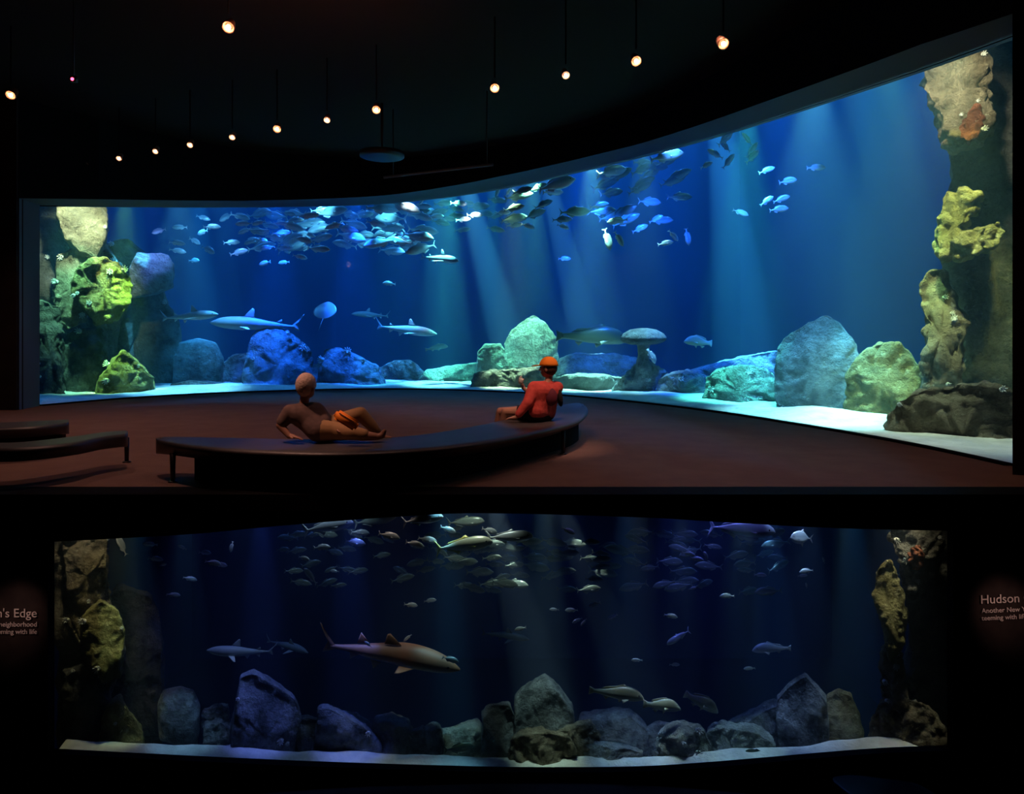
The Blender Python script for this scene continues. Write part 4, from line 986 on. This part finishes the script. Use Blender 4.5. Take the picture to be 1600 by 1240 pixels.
for (px, py, L, d, fc, ti, lb) in [
    (190, 852, 34, 19.0, 'L', 60, 'violet fish with forked tail hanging down at the top left, lower tank'),
    (333, 879, 23, 18.7, 'R', -18, 'small bright violet fish, highest of the three at the left, lower tank'),
    (297, 904, 20, 18.8, 'R', -20, 'small violet fish, middle one of the three at the left, lower tank'),
    (271, 929, 20, 18.8, 'R', -10, 'small violet fish, lowest of the three at the left, lower tank'),
    (362, 854, 17, 18.8, 'L', -78, 'tiny bright fish standing upright near the top left, lower tank'),
    (345, 882, 22, 20.2, 'R', -5, 'dim small fish behind the highest violet fish, lower tank'),
    (555, 847, 34, 18.9, 'R', -5, 'violet-backed fish under the long-tailed grey fish, lower tank'),
    (503, 855, 28, 18.9, 'R', 6, 'violet-grey fish left of the violet-backed fish, lower tank'),
    (475, 872, 20, 18.9, 'R', -8, 'small clear blue fish at the left edge of the big school, lower tank'),
    (608, 837, 34, 18.6, 'R', -16, 'silver fish, leftmost of the lit ones under the top edge, lower tank'),
    (648, 850, 30, 18.6, 'R', -12, 'silver fish below the one with a violet and yellow back, lower tank'),
    (668, 843, 30, 18.7, 'R', -16, 'fish with violet and yellow back in the lit group, lower tank'),
    (700, 827, 26, 18.6, 'R', -18, 'silver fish above the tail of the yellow-tailed one, lower tank'),
    (765, 829, 26, 18.9, 'R', -20, 'grey fish between the yellow-tailed one and its leader, lower tank'),
    (563, 832, 28, 19.5, 'R', -8, 'grey fish beside the leftmost lit silver fish, lower tank'),
    (485, 900, 30, 19.2, 'L', 42, 'pale fish nosing up at the lower left of the big school, lower tank'),
    (523, 892, 15, 20.0, 'L', 0, 'small dim fish right of the pale nosing-up fish, lower tank'),
    (642, 945, 21, 19.5, 'R', -12, 'small pale blue fish below the big school left of centre, lower tank'),
    (672, 938, 20, 20.2, 'R', 8, 'dim fish right of the small pale blue one, lower tank'),
    (637, 996, 14, 19.3, 'L', -35, 'tiny pale fish above the head of the brown shark, lower tank'),
    (704, 1030, 27, 18.3, 'R', -14, 'pale fish swimming over the snout of the brown shark, lower tank'),
    (575, 1006, 14, 18.6, 'L', 30, 'tiny pale fish over the back of the brown shark, lower tank'),
    (888, 829, 23, 18.8, 'R', -25, 'small vivid blue fish at the top right of the central beam, lower tank'),
    (892, 855, 18, 20.2, 'R', -15, 'dim blue fish below the small vivid blue one, lower tank'),
    (813, 982, 19, 19.2, 'L', -16, 'small violet fish in the lower part of the central beam, lower tank'),
    (893, 953, 20, 19.2, 'L', -8, 'violet fish, brightest of the cluster right of the central beam, lower tank'),
    (866, 952, 15, 19.6, 'L', 0, 'small dim fish, leftmost of the cluster right of the beam, lower tank'),
    (902, 969, 17, 19.4, 'L', -18, 'dim violet fish, lowest left of the cluster right of the beam, lower tank'),
    (912, 972, 14, 19.5, 'L', -50, 'dim fish tilted steeply, lowest right of the cluster, lower tank'),
    (929, 944, 20, 20.5, 'L', -22, 'dim greenish fish right of the violet cluster, lower tank'),
    (957, 963, 17, 20.3, 'L', -30, 'dim violet fish alone right of the cluster, lower tank'),
    (1076, 865, 20, 18.7, 'R', -8, 'vivid blue fish, left one of the bright trio at the upper right, lower tank'),
    (1089, 873, 20, 18.7, 'R', -5, 'vivid blue fish, middle one of the bright trio, lower tank'),
    (1103, 869, 18, 18.7, 'L', 65, 'vivid blue fish standing upright at the right of the bright trio, lower tank'),
    (1082, 919, 12, 19.0, 'R', 20, 'small round grey fish under the bright trio, lower tank'),
    (1136, 931, 24, 18.8, 'L', 0, 'clear blue fish alone right of the bright trio, lower tank'),
    (1048, 962, 22, 18.8, 'R', -10, 'clear blue fish above the one with bent forked tail, lower tank'),
    (995, 1031, 17, 19.2, 'L', -5, 'small blue fish above the olive drum fish, lower tank'),
    (1054, 1038, 17, 19.2, 'R', -5, 'small blue fish above the pale plump fish, lower tank'),
    (1171, 1044, 17, 19.2, 'L', -12, 'small violet fish just under the plump grey-blue fish, lower tank'),
    (1260, 892, 23, 18.7, 'L', -5, 'bright white-blue fish under the round deep-bodied fish, lower tank'),
    (1254, 899, 14, 19.4, 'R', 10, 'small dim fish partly behind the bright white-blue one, lower tank'),
    (1260, 914, 9, 19.4, 'L', 80, 'tiny upright fish below the bright white-blue one, lower tank'),
    (1287, 875, 10, 20.0, 'L', 70, 'tiny dim upright fish at the far right, lower tank'),
    (1188, 898, 19, 20.5, 'R', 0, 'dim grey fish left of the far right beam, lower tank'),
    (235, 850, 20, 20.5, 'L', 10, 'dim fish near the top left corner beside the cliff, lower tank'),
    (243, 873, 22, 20.5, 'R', -12, 'dim fish, upper one of the pair right of the cliff top, lower tank'),
    (255, 882, 12, 20.5, 'R', 15, 'dim tiny fish, lower one of the pair right of the cliff top, lower tank'),
    (285, 855, 14, 20.5, 'L', 30, 'dim brownish round fish near the top left, lower tank'),
    (320, 863, 22, 21.0, 'R', 0, 'very dim fish above the highest violet fish, lower tank'),
]:
    put('bream', px, py, L, d, fc, ti, lb)
llim = lambda x: sinterp(LTOP, x) + 8
school(34, 440, 720, 825, 915, 20.0, 22.5, 22, 38, 'drabfish', 'dim greenish fish in the big school left of the central beam, lower tank', 'big school left of the central beam, lower tank', (-25, 15), 'RRL', llim, seed=21)
school(46, 700, 960, 845, 925, 20.5, 23, 28, 44, 'drabfish', 'dusky fish in the hazy school behind the central beam, lower tank', 'hazy school behind the central beam, lower tank', (-12, 10), 'R', llim, seed=22)
school(36, 960, 1220, 830, 930, 20.0, 22.5, 26, 46, 'drabfish', 'dusky arched-back fish in the school right of centre, lower tank', 'school right of centre, lower tank', (-15, 15), 'RL', llim, seed=23)
put('drabfish', 1182, 1176, 34, 18.25, 'L', 10, 'dark fish resting on the sand below the tallest boulder, lower tank', mat=M['dark'], parts=False)
put('drabfish', 1236, 1177, 24, 18.15, 'L', 5, 'dark small fish lying on the sand right of the other dark one, lower tank', mat=M['dark'], parts=False)
put('drabfish', 718, 1168, 46, 19.0, 'R', 6, 'flat dark fish lying on the sand below the glowing flat rock, lower tank', mat=M['dark'], parts=False)

# ------------------------------------------------------------------ ceiling lamps
def lamp(pos, label, group, white=False, r=0.065, aim=(0, -0.35, -1)):
    o = empty('track_light', pos)
    a = Vector(aim).normalized()
    bm = bmesh.new(); add_cyl(bm, (0, 0, 0.16), (0, 0, CZ - pos[2]), .012, seg=8); link_mesh('stem', bm, M['black'], o)
    bm = bmesh.new()
    q = a.to_track_quat('-Z', 'Y').to_matrix().to_4x4()
    prof = [(.16, .03), (.15, r * .7), (.02, r), (-.02, r * 1.05), (-.02, r * .9), (.06, r * .6), (.07, .01)]
    seg = 20; rows = [[bm.verts.new(q @ Vector((rr * math.cos(k * math.tau / seg), rr * math.sin(k * math.tau / seg), z))) for k in range(seg)] for z, rr in prof]
    for x_, y_ in zip(rows, rows[1:]):
        for k in range(seg): bm.faces.new((x_[k], x_[(k+1) % seg], y_[(k+1) % seg], y_[k]))
    bm.faces.new(rows[0]); bm.faces.new(rows[-1])
    link_mesh('housing', bm, M['lampcup'], o)
    bm = bmesh.new(); add_ball(bm, q @ Vector((0, 0, -.012)), (r * .4,) * 3, 10); link_mesh('bulb', bm, M['bulbw' if white else 'bulb'], o)
    return tag(o, label, 'ceiling light', group)
LZc = 3.9
LAMPS = [(134, 257, 1, 'small pale ceiling spotlight, farthest left of the curved row'), (186, 247, 1, 'second ceiling spotlight from the left of the curved row'),
         (243, 236, 1, 'third ceiling spotlight from the left of the curved row'), (297, 226, 1, 'fourth ceiling spotlight from the left of the curved row'),
         (363, 214, 1, 'fifth ceiling spotlight from the left of the curved row'), (433, 201, 0, 'sixth ceiling spotlight from the left, reddish halo'),
         (511, 187, 1, 'seventh ceiling spotlight from the left of the curved row'), (588, 171, 0, 'eighth ceiling spotlight from the left, orange halo'),
         (773, 137, 0, 'ceiling spotlight above the brightly lit fish, orange glow'), (884, 117, 1, 'small pale ceiling spotlight between two orange ones, right of centre'),
         (994, 95, 0, 'orange ceiling spotlight second from the right end of the row'), (1130, 68, 0, 'orange ceiling spotlight farthest right of the curved row'),
         (357, 42, 0, 'large bright orange spotlight high up, left of centre near the top'), (17, 148, 0, 'orange spotlight at the far left edge of the ceiling')]
for (px, py, wt, lb) in LAMPS:
    d = LZc * F / (HY - py)
    lamp(at(px, py, d), lb, 'track lights on the gallery ceiling', bool(wt), r=0.075 if not wt else 0.06, aim=(0.1, -.9, -.8))
# red status lamp
o = empty('exit_indicator', at(115, 127, 9.6)); bm = bmesh.new(); add_box(bm, (0, 0, .03), (.09, .05, .08)); add_cyl(bm, (0, 0, .05), (0, 0, CZ - o.location.z), .01, seg=8); link_mesh('housing', bm, M['metal'], o)
bm = bmesh.new(); add_ball(bm, (0, -.03, .02), (.022, .015, .022), 10); link_mesh('lens', bm, M['led'], o)
tag(o, 'tiny red indicator lamp near the ceiling at the upper left', 'indicator light')
# round ceiling vent and track
p = at(597, 247, 15.0); o = empty('ceiling_speaker', p)
bm = bmesh.new(); loft_z(bm, [(0, .36), (.03, .47), (.12, .47)], 32); link_mesh('grille', bm, M['metal'], o)
bm = bmesh.new(); add_cyl(bm, (0, 0, .12), (0, 0, CZ - p.z), .03, seg=10); link_mesh('stem', bm, M['metal'], o)
tag(o, 'dim round disc hanging from the ceiling above the middle of the window', 'ceiling fixture')
bm = bmesh.new()
a_, b_ = at(600, 277, 15.4), at(770, 257, 14.2)
o = empty('lighting_track', a_)
add_cyl(bm, (0, 0, 0), b_ - a_, .03, seg=8); link_mesh('rail', bm, M['soffit'], o)
bm = bmesh.new(); add_cyl(bm, (0.2, 0, 0), (0.2, 0, CZ - a_.z), .012, seg=6); add_cyl(bm, (b_ - a_) * .95, (b_ - a_) * .95 + Vector((0, 0, CZ - b_.z)), .012, seg=6); link_mesh('hanger', bm, M['metal'], o)
tag(o, 'thin straight rail hanging from the ceiling just above the window lintel', 'rail')

# ------------------------------------------------------------------ benches
def sweep_bench(name, edge_near, edge_far, ztop, label, leg_pts, shade_inset=0.35, floor=FZ, shade_block=True):
    """edges: plan points (x, y) of the near and far edge, same count"""
    def cr(pts, t):
        n = len(pts) - 1; s = t * n; i = min(int(s), n - 1); f = s - i
        p0 = Vector(pts[max(0, i-1)]); p1 = Vector(pts[i]); p2 = Vector(pts[i+1]); p3 = Vector(pts[min(n, i+2)])
        return 0.5 * ((2*p1) + (p2-p0)*f + (2*p0-5*p1+4*p2-p3)*f*f + (3*p1-p0-3*p2+p3)*f**3)
    N = 60
    root = empty(name, (edge_near[0][0], edge_near[0][1], floor))
    off = Vector(root.location)
    def ringpts(t, inset=0.0):
        a = cr(edge_near, t); b = cr(edge_far, t)
        # rounded ends
        e = min(t, 1 - t); k = 1.0
        if e < 0.06: k = math.sqrt(max(0.0, 1 - ((0.06 - e) / 0.06) ** 2)) * .9 + .1
        m = (a + b) / 2; h = (b - a) / 2 * k
        L = h.length; h = h * max(.05, (L - inset) / L) if inset else h
        return m - h, m + h
    bm = bmesh.new(); rows = []
    for i in range(N + 1):
        a, b = ringpts(i / N); dv = (b - a); row = []
        prof = [(0.0, -.05), (-.02, -.02), (0.0, 0.0), (.08, .012), (.5, -.012), (.92, .012), (1.0, 0), (1.02, -.02), (1.0, -.05), (.85, -.13), (.5, -.16), (.15, -.13)]
        for (s, z) in prof:
            q = a + dv * s; row.append(bm.verts.new((q.x - off.x, q.y - off.y, ztop + z - off.z)))
        rows.append(row)
    for r0, r1 in zip(rows, rows[1:]):
        m = len(r0)
        for k in range(m): bm.faces.new((r0[k], r0[(k+1) % m], r1[(k+1) % m], r1[k]))
    bm.faces.new(rows[0]); bm.faces.new(rows[-1][::-1])
    link_mesh('seat', bm, M['bench'], root)
    if shade_block:  # black block added to stand for the shadow under the seat
        bm = bmesh.new(); rows = []
        for i in range(int(N * .1), int(N * .9) + 1):
            a, b = ringpts(i / N, shade_inset)
            rows.append([bm.verts.new((q.x - off.x, max(q.y, 7.0 if floor == FZ else -99) - off.y, z)) for q, z in ((a, 0.0), (a, ztop - .12 - floor), (b, ztop - .12 - floor), (b, 0.0))])
        for r0, r1 in zip(rows, rows[1:]):
            for k in range(4): bm.faces.new((r0[k], r0[(k+1) % 4], r1[(k+1) % 4], r1[k]))
        bm.faces.new(rows[0]); bm.faces.new(rows[-1][::-1])
        link_mesh('shade_block', bm, M['black'], root, smooth=False)
    for (x, y) in leg_pts:
        bm = bmesh.new()
        add_cyl(bm, (x - off.x, y - off.y, 0), (x - off.x, y - off.y, ztop - .1 - floor), .022, .03, 12)
        add_cyl(bm, (x - off.x, y - off.y, 0), (x - off.x, y - off.y, .015), .05, .04, 12)
        link_mesh('leg', bm, M['metal'], root)
    return tag(root, label, 'bench')
BZ = -1.10
def bp(px, py, z=BZ):
    d = z * F / (HY - py); return ((px - CX) / F * d, d)
near = [bp(238, 688), bp(330, 701), bp(500, 708), bp(640, 704), bp(760, 690), bp(868, 667), bp(907, 654), bp(921, 638)]
far = [bp(250, 683), bp(350, 684), bp(480, 686), bp(600, 684), bp(700, 673), bp(790, 655), bp(860, 636), bp(905, 628)]
l1 = bp(270, 753, FZ); l2 = (0.66, 9.1)
sweep_bench('curved_bench', near, far, BZ, 'long dark crescent-shaped bench on the carpet with two people seated on it',
            [(l1[0], max(7.2, l1[1])), (l2[0], l2[1])])
near = [bp(-60, 700), bp(20, 702), bp(110, 694), bp(160, 684), bp(200, 679)]
far = [bp(-60, 690), bp(20, 692), bp(110, 683), bp(160, 676), bp(200, 673)]
sweep_bench('curved_bench', near, far, BZ, 'dark bench at the left edge of the carpet, the nearer of two there', [bp(198, 722, FZ)], shade_block=False)
near = [bp(-60, 672), bp(10, 670), bp(60, 667), bp(108, 661)]
far = [bp(-60, 662), bp(10, 660), bp(60, 658), bp(108, 656)]
sweep_bench('curved_bench', near, far, BZ, 'dark bench at the left edge of the carpet, the farther of two there', [bp(100, 690, FZ), bp(5, 700, FZ)], shade_block=True)
# lower gallery bench
def bq(px, y): return ((px - CX) / F * y, y)
sweep_bench('curved_bench', [bq(1300, 16.9), bq(1345, 16.2), bq(1420, 15.9), bq(1470, 15.6)], [bq(1302, 17.05), bq(1345, 17.15), bq(1420, 16.9), bq(1470, 16.3)], -10.62,
            'barely visible dark bench on the floor of the lower gallery, right of centre', [bq(1320, 16.9)], floor=LFZ, shade_block=True)

# ------------------------------------------------------------------ people
def capsule(bm, p0, r0, p1, r1, seg=14):
    d = p1 - p0
    if d.length > 1e-5: add_cyl(bm, p0, p1, r0, r1, seg)
    add_ball(bm, p1, (r1,) * 3, seg)
def fused(bm, name, voxel, smooth=4):
    """melt overlapping volumes into one continuous closed surface"""
    me = bpy.data.meshes.new(name); bm.to_mesh(me); bm.free()
    o = bpy.data.objects.new(name + '_t', me); COL.objects.link(o)
    rm = o.modifiers.new('r', 'REMESH'); rm.mode = 'VOXEL'; rm.voxel_size = voxel
    sm = o.modifiers.new('m', 'SMOOTH'); sm.factor = .5; sm.iterations = smooth
    bpy.context.view_layer.update()
    m2 = bpy.data.meshes.new_from_object(o.evaluated_get(bpy.context.evaluated_depsgraph_get()))
    bpy.data.objects.remove(o); bpy.data.meshes.remove(me)
    m2.name = name; return m2
class Graph:
    def __init__(s): s.v = []; s.e = []; s.r = []
    def add(s, p, r_, parent=None):
        s.v.append(Vector(p)); s.r.append(sum(r_) / 2 if isinstance(r_, tuple) else r_)
        if parent is not None: s.e.append((parent, len(s.v) - 1))
        return len(s.v) - 1
    def chain(s, parent, pts):
        for p, r_ in pts: parent = s.add(p, r_, parent)
        return parent
    def fill(s, bm):
        add_ball(bm, s.v[0], (s.r[0],) * 3, 14)
        for a, b in s.e: capsule(bm, s.v[a], s.r[a], s.v[b], s.r[b])
    def mesh(s, voxel=.013, smooth=5):
        bm = bmesh.new(); s.fill(bm); return fused(bm, 'cloth', voxel, smooth)
def fingers(g, wrist, dirv, up, side, curl=.5, sc=1.0):
    """palm + five fingers from a wrist index"""
    p = g.v[wrist]; d = Vector(dirv).normalized(); u_ = Vector(up).normalized(); s_ = Vector(side).normalized()
    palm = g.add(p + d * .045 * sc, (.032 * sc, .018 * sc), wrist)
    for k, (o_, L) in enumerate(((-.028, .062), (-.010, .075), (.009, .07), (.027, .055))):
        b0 = p + d * .085 * sc + s_ * o_ * sc
        c1 = b0 + (d - u_ * curl * .5).normalized() * L * .5 * sc
        c2 = c1 + (d - u_ * curl * 1.8).normalized() * L * .5 * sc
        g.chain(palm, [(b0, .011 * sc), (c1, .009 * sc), (c2, .007 * sc)])
    t0 = p + d * .03 * sc - s_ * .04 * sc
    g.chain(palm, [(t0, .012 * sc), (t0 + (d - s_ * .7 - u_ * .3).normalized() * .045 * sc, .009 * sc)])
def finish_person(g, extra_bm_fn, name, mat, parent, voxel=0.0075):
    bm = bmesh.new(); g.fill(bm); extra_bm_fn(bm)
    return mesh_child(fused(bm, name, voxel, 2), name, mat, parent)
def mesh_child(me, name, mat, parent):
    me.name = name; me.materials.clear(); me.materials.append(mat)
    me.polygons.foreach_set('use_smooth', [True] * len(me.polygons))
    r_ = bpy.data.objects.new(name, me); COL.objects.link(r_); r_.parent = parent; return r_
def head_parts(bm, c, face, s=1.0):
    f = Vector(face).normalized(); up = Vector((0, 0, 1)); sd = f.cross(up).normalized(); up = sd.cross(f).normalized()
    m = Matrix((sd, f, up)).transposed().to_4x4()
    add_ball(bm, c, (.075 * s, .095 * s, .108 * s), 20, m)
    add_ball(bm, c + f * .03 * s - up * .05 * s, (.055 * s, .065 * s, .06 * s), 16, m)      # jaw
    add_cyl(bm, c + f * .085 * s + up * .01 * s, c + f * .118 * s - up * .025 * s, .010 * s, .017 * s, 8)  # nose
    add_ball(bm, c + f * .09 * s - up * .055 * s, (.026 * s, .014 * s, .009 * s), 8, m)  # lips
    for q in (1, -1):
        add_ball(bm, c + sd * .078 * s * q - f * .005 * s - up * .01 * s, (.012 * s, .02 * s, .032 * s), 10, m)
    return f, sd, up, m
def eyes(c, f, sd, up, parent, s=1.0):
    for q in (1, -1):
        b2 = bmesh.new(); add_ball(b2, c + f * .088 * s + sd * .03 * s * q + up * .008 * s, (.012 * s,) * 3, 8); link_mesh('eye', b2, M['eye'], parent)

# person B: child in orange cap, back three-quarter, looking left
def W(px, py, d): return at(px, py, d)
def torso(g, sL, sR, hL, hR, rs, rw, rh, neck, rn):
    """a trunk between two shoulders and two hips; returns (neck, left shoulder, right shoulder, left hip, right hip)"""
    mid_s = (sL + sR) / 2; mid_h = (hL + hR) / 2
    h = g.add(mid_h, rh); l_h = g.add(hL, rh, h); r_h = g.add(hR, rh, h)
    wL = g.add(sL.lerp(hL, .55).lerp(mid_s.lerp(mid_h, .55), .35), rw, l_h); wR = g.add(sR.lerp(hR, .55).lerp(mid_s.lerp(mid_h, .55), .35), rw, r_h)
    cL = g.add(sL.lerp(mid_s, .4).lerp(hL, .15), rs * 1.1, wL); cR = g.add(sR.lerp(mid_s, .4).lerp(hR, .15), rs * 1.1, wR)
    cm = g.add(mid_s.lerp(mid_h, .15), rs * 1.15, h); g.e += [(cm, cL), (cm, cR), (wL, wR)]
    a = g.add(sL, rs * .72, cL); b = g.add(sR, rs * .72, cR)
    n0 = g.add(mid_s + (neck - mid_s) * .15, rn * 1.3, cm); g.e += [(a, n0), (b, n0)]; n1 = g.add(neck, rn, n0)
    return n1, a, b, l_h, r_h
def build_child():
    d0 = 9.35
    org = W(838, 655, d0); org.z = BZ
    root = empty('person', org)
    P = lambda px, py, dd=0.0: W(px, py, d0 + dd) - org
    sL, sR = P(834, 605, -.10), P(871, 605, .08)
    hL, hR = P(838, 644, -.07), P(855, 645, .12)
    el, wr, e2, w2 = P(824, 631, -.20), P(806, 652, -.20), P(842, 627, .30), P(818, 606, .28)
    g = Graph()
    n1, a, b, lh, rh = torso(g, sL, sR, hL, hR, .095, .095, .10, P(858, 592), .05)
    g.add(P(857, 584), .045, n1)
    k = g.chain(a, [(el, .042), (wr, .027)]); fingers(g, k, (-1, 0, -.1), (0, 0, 1), (0, -1, 0), .3, .9)
    k = g.chain(b, [(e2, .04), (w2, .027)]); fingers(g, k, (-.3, 0, 1), (-1, 0, 0), (0, 1, 0), .9, .9)
    for hp, yo, kx in ((lh, .1, 790), (rh, .42, 782)):
        kn = P(kx, 643, yo)
        g.chain(hp, [(P((kx + 845) / 2, 643, yo * .6), .08), (kn, .062), (Vector((kn.x - .05, kn.y + .05, kn.z - .22)), .05), (Vector((kn.x - .06, kn.y + .08, FZ - BZ + .06)), .035), (Vector((kn.x - .18, kn.y + .1, FZ - BZ + .035)), .03)])
    hc = P(857, 575); face = (-.85, .45, .0)
    store = {}
    def ex(bm): store['h'] = head_parts(bm, hc, face, 1.12)
    finish_person(g, ex, 'body', M['skin'], root)
    f, sd, up, m = store['h']; eyes(hc, f, sd, up, root, 1.12)
    g = Graph()
    n1, a, b, lh, rh = torso(g, sL, sR, hL + Vector((0, 0, .02)), hR + Vector((0, 0, .02)), .116, .118, .122, P(858, 599), .062)
    g.chain(a, [(el.lerp(sL, .1), .072), (el.lerp(wr, .75), .052)]); g.chain(b, [(e2.lerp(sR, .3), .062)])
    mesh_child(g.mesh(), 'shirt', M['red'], root)
    b2 = bmesh.new(); add_ball(b2, P(859, 619, -.07), (.10, .07, .13), 16, Matrix.Rotation(R(-14), 4, 'Y')); link_mesh('back_panel', b2, M['maroon'], root)
    b2 = bmesh.new(); add_ball(b2, P(874, 619, .04), (.045, .09, .14), 14, Matrix.Rotation(R(-10), 4, 'Y')); link_mesh('bag', b2, M['blackcloth'], root)
    g = Graph(); h = g.add((hL + hR) / 2, .115); l_ = g.add(hL, .11, h); r_ = g.add(hR, .11, h)
    g.chain(l_, [(P(815, 643, .06), .095)]); g.chain(r_, [(P(812, 643, .27), .095)])
    mesh_child(g.mesh(), 'shorts', M['blackcloth'], root)
    b2 = bmesh.new(); add_ball(b2, hc - f * .018 + up * .005, (.095, .106, .112), 16, m); link_mesh('hair', b2, M['hair'], root)
    b2 = bmesh.new(); bmesh.ops.create_uvsphere(b2, u_segments=24, v_segments=14, radius=1)
    bmesh.ops.delete(b2, geom=[v_ for v_ in b2.verts if v_.co.z < -.05], context='VERTS')
    bmesh.ops.transform(b2, matrix=Matrix.Translation(hc + up * .03 - f * .004) @ m @ Matrix.Diagonal((.112, .132, .128, 1)), verts=b2.verts)
    cap = link_mesh('cap', b2, M['orange'], root)
    md = cap.modifiers.new('s', 'SOLIDIFY'); md.thickness = .006
    b2 = bmesh.new(); add_ball(b2, hc + f * .15 + up * .036, (.09, .10, .010), 16, m @ Matrix.Rotation(R(-8), 4, 'X')); link_mesh('visor', b2, M['orange'], cap)
    tag(root, 'person in orange cap and red shirt seated near the right end of the curved bench', 'person')
    b2 = bmesh.new(); add_ball(b2, (0, 0, 0), (.04, .035, .05), 14); add_cyl(b2, (0, 0, .035), (.0, 0, .065), .022, .012, 10)
    it = link_mesh('snack', b2, M['anem']); it.location = org + w2 + Vector((-.035, -.01, .10))
    tag(it, 'small pale snack held up in the raised hand of the person in the cap', 'snack')
build_child()

def build_adult():
    d0 = 7.5
    org = W(500, 683, d0); org.z = BZ - 0.03
    root = empty('person', org)
    P = lambda px, py, dd=0.0: W(px, py, d0 + dd) - org
    sL, sR = P(453, 643, -.06), P(497, 641, .10)
    hL, hR = P(497, 672, -.08), P(512, 668, .14)
    el, wr, e2, w2 = P(438, 664, -.10), P(452, 681, -.14), P(508, 660, -.02), P(524, 671, -.12)
    g = Graph()
    n1, a, b, lh, rh = torso(g, sL, sR, hL, hR, .095, .095, .10, P(476, 627), .05)
    g.add(P(477, 614), .052, n1)
    k = g.chain(a, [(el, .047), (wr, .03)]); fingers(g, k, (1, -.2, -.1), (0, 0, 1), (0, 1, 0), .3)
    k = g.chain(b, [(e2, .046), (w2, .03)]); fingers(g, k, (1, 0, -.1), (0, 0, 1), (0, 1, 0), .4)
    g.chain(lh, [(P(522, 673, -.06), .085), (P(550, 677, -.1), .06), (P(575, 681, -.08), .05), (P(590, 682, -.06), .036), (P(597, 680, -.06), .034), (P(601, 673, -.06), .024)])
    g.chain(rh, [(P(535, 657, .16), .08), (P(563, 646, .18), .06), (P(580, 664, .2), .052), (P(594, 680, .22), .036), (P(600, 683, .22), .032), (P(610, 684.5, .22), .024)])
    hc = P(479, 604); face = (.35, .9, -.05)
    store = {}
    def ex(bm): store['h'] = head_parts(bm, hc, face, 1.12)
    finish_person(g, ex, 'body', M['skinb'], root)
    f, sd, up, m = store['h']; eyes(hc, f, sd, up, root, 1.12)
    g = Graph()
    n1, a, b, lh, rh = torso(g, sL, sR, hL, hR, .112, .118, .125, P(475, 636), .06)
    g.chain(a, [(el.lerp(sL, .25), .07)]); g.chain(b, [(e2.lerp(sR, .1), .066)])
    mesh_child(g.mesh(), 'shirt', M['taupe'], root)
    g = Graph(); h = g.add((hL + hR) / 2, .125); l_ = g.add(hL, .122, h); r_ = g.add(hR, .122, h)
    g.chain(l_, [(P(522, 673, -.06), .102), (P(550, 676, -.1), .078), (P(568, 679, -.09), .066)])
    g.chain(r_, [(P(535, 657, .16), .097), (P(563, 646, .18), .077), (P(581, 665, .2), .064), (P(588, 673, .21), .056)])
    mesh_child(g.mesh(), 'trousers', M['brown'], root)
    b2 = bmesh.new(); bmesh.ops.create_uvsphere(b2, u_segments=24, v_segments=16, radius=1)
    bmesh.ops.delete(b2, geom=[v_ for v_ in b2.verts if v_.co.z < -.2 and v_.co.y > -.1], context='VERTS')
    bmesh.ops.transform(b2, matrix=Matrix.Translation(hc + up * .02 - f * .012) @ m @ Matrix.Diagonal((.102, .122, .132, 1)), verts=b2.verts)
    hd = link_mesh('hair', b2, M['ghair'], root)
    tag(root, 'person in brown clothes reclining on the left of the curved bench, one knee raised', 'person')
    b2 = bmesh.new(); bmesh.ops.create_cube(b2, size=1)
    bmesh.ops.transform(b2, matrix=Matrix.Diagonal((.27, .06, .11, 1)), verts=b2.verts)
    bmesh.ops.bevel(b2, geom=list(b2.edges), offset=.024, segments=5, affect='EDGES')
    pc = link_mesh('pouch', b2, M['orange']); pc.location = org + P(541, 656, -.3); pc.rotation_euler = (R(-20), R(30), R(-6))
    b2 = bmesh.new(); add_cyl(b2, (-.09, -.036, .02), (.09, -.036, .02), .004, seg=6); link_mesh('zip', b2, M['metal'], pc)
    tag(pc, 'bright orange oblong pouch lying on the lap of the reclining person', 'pouch')
build_adult()
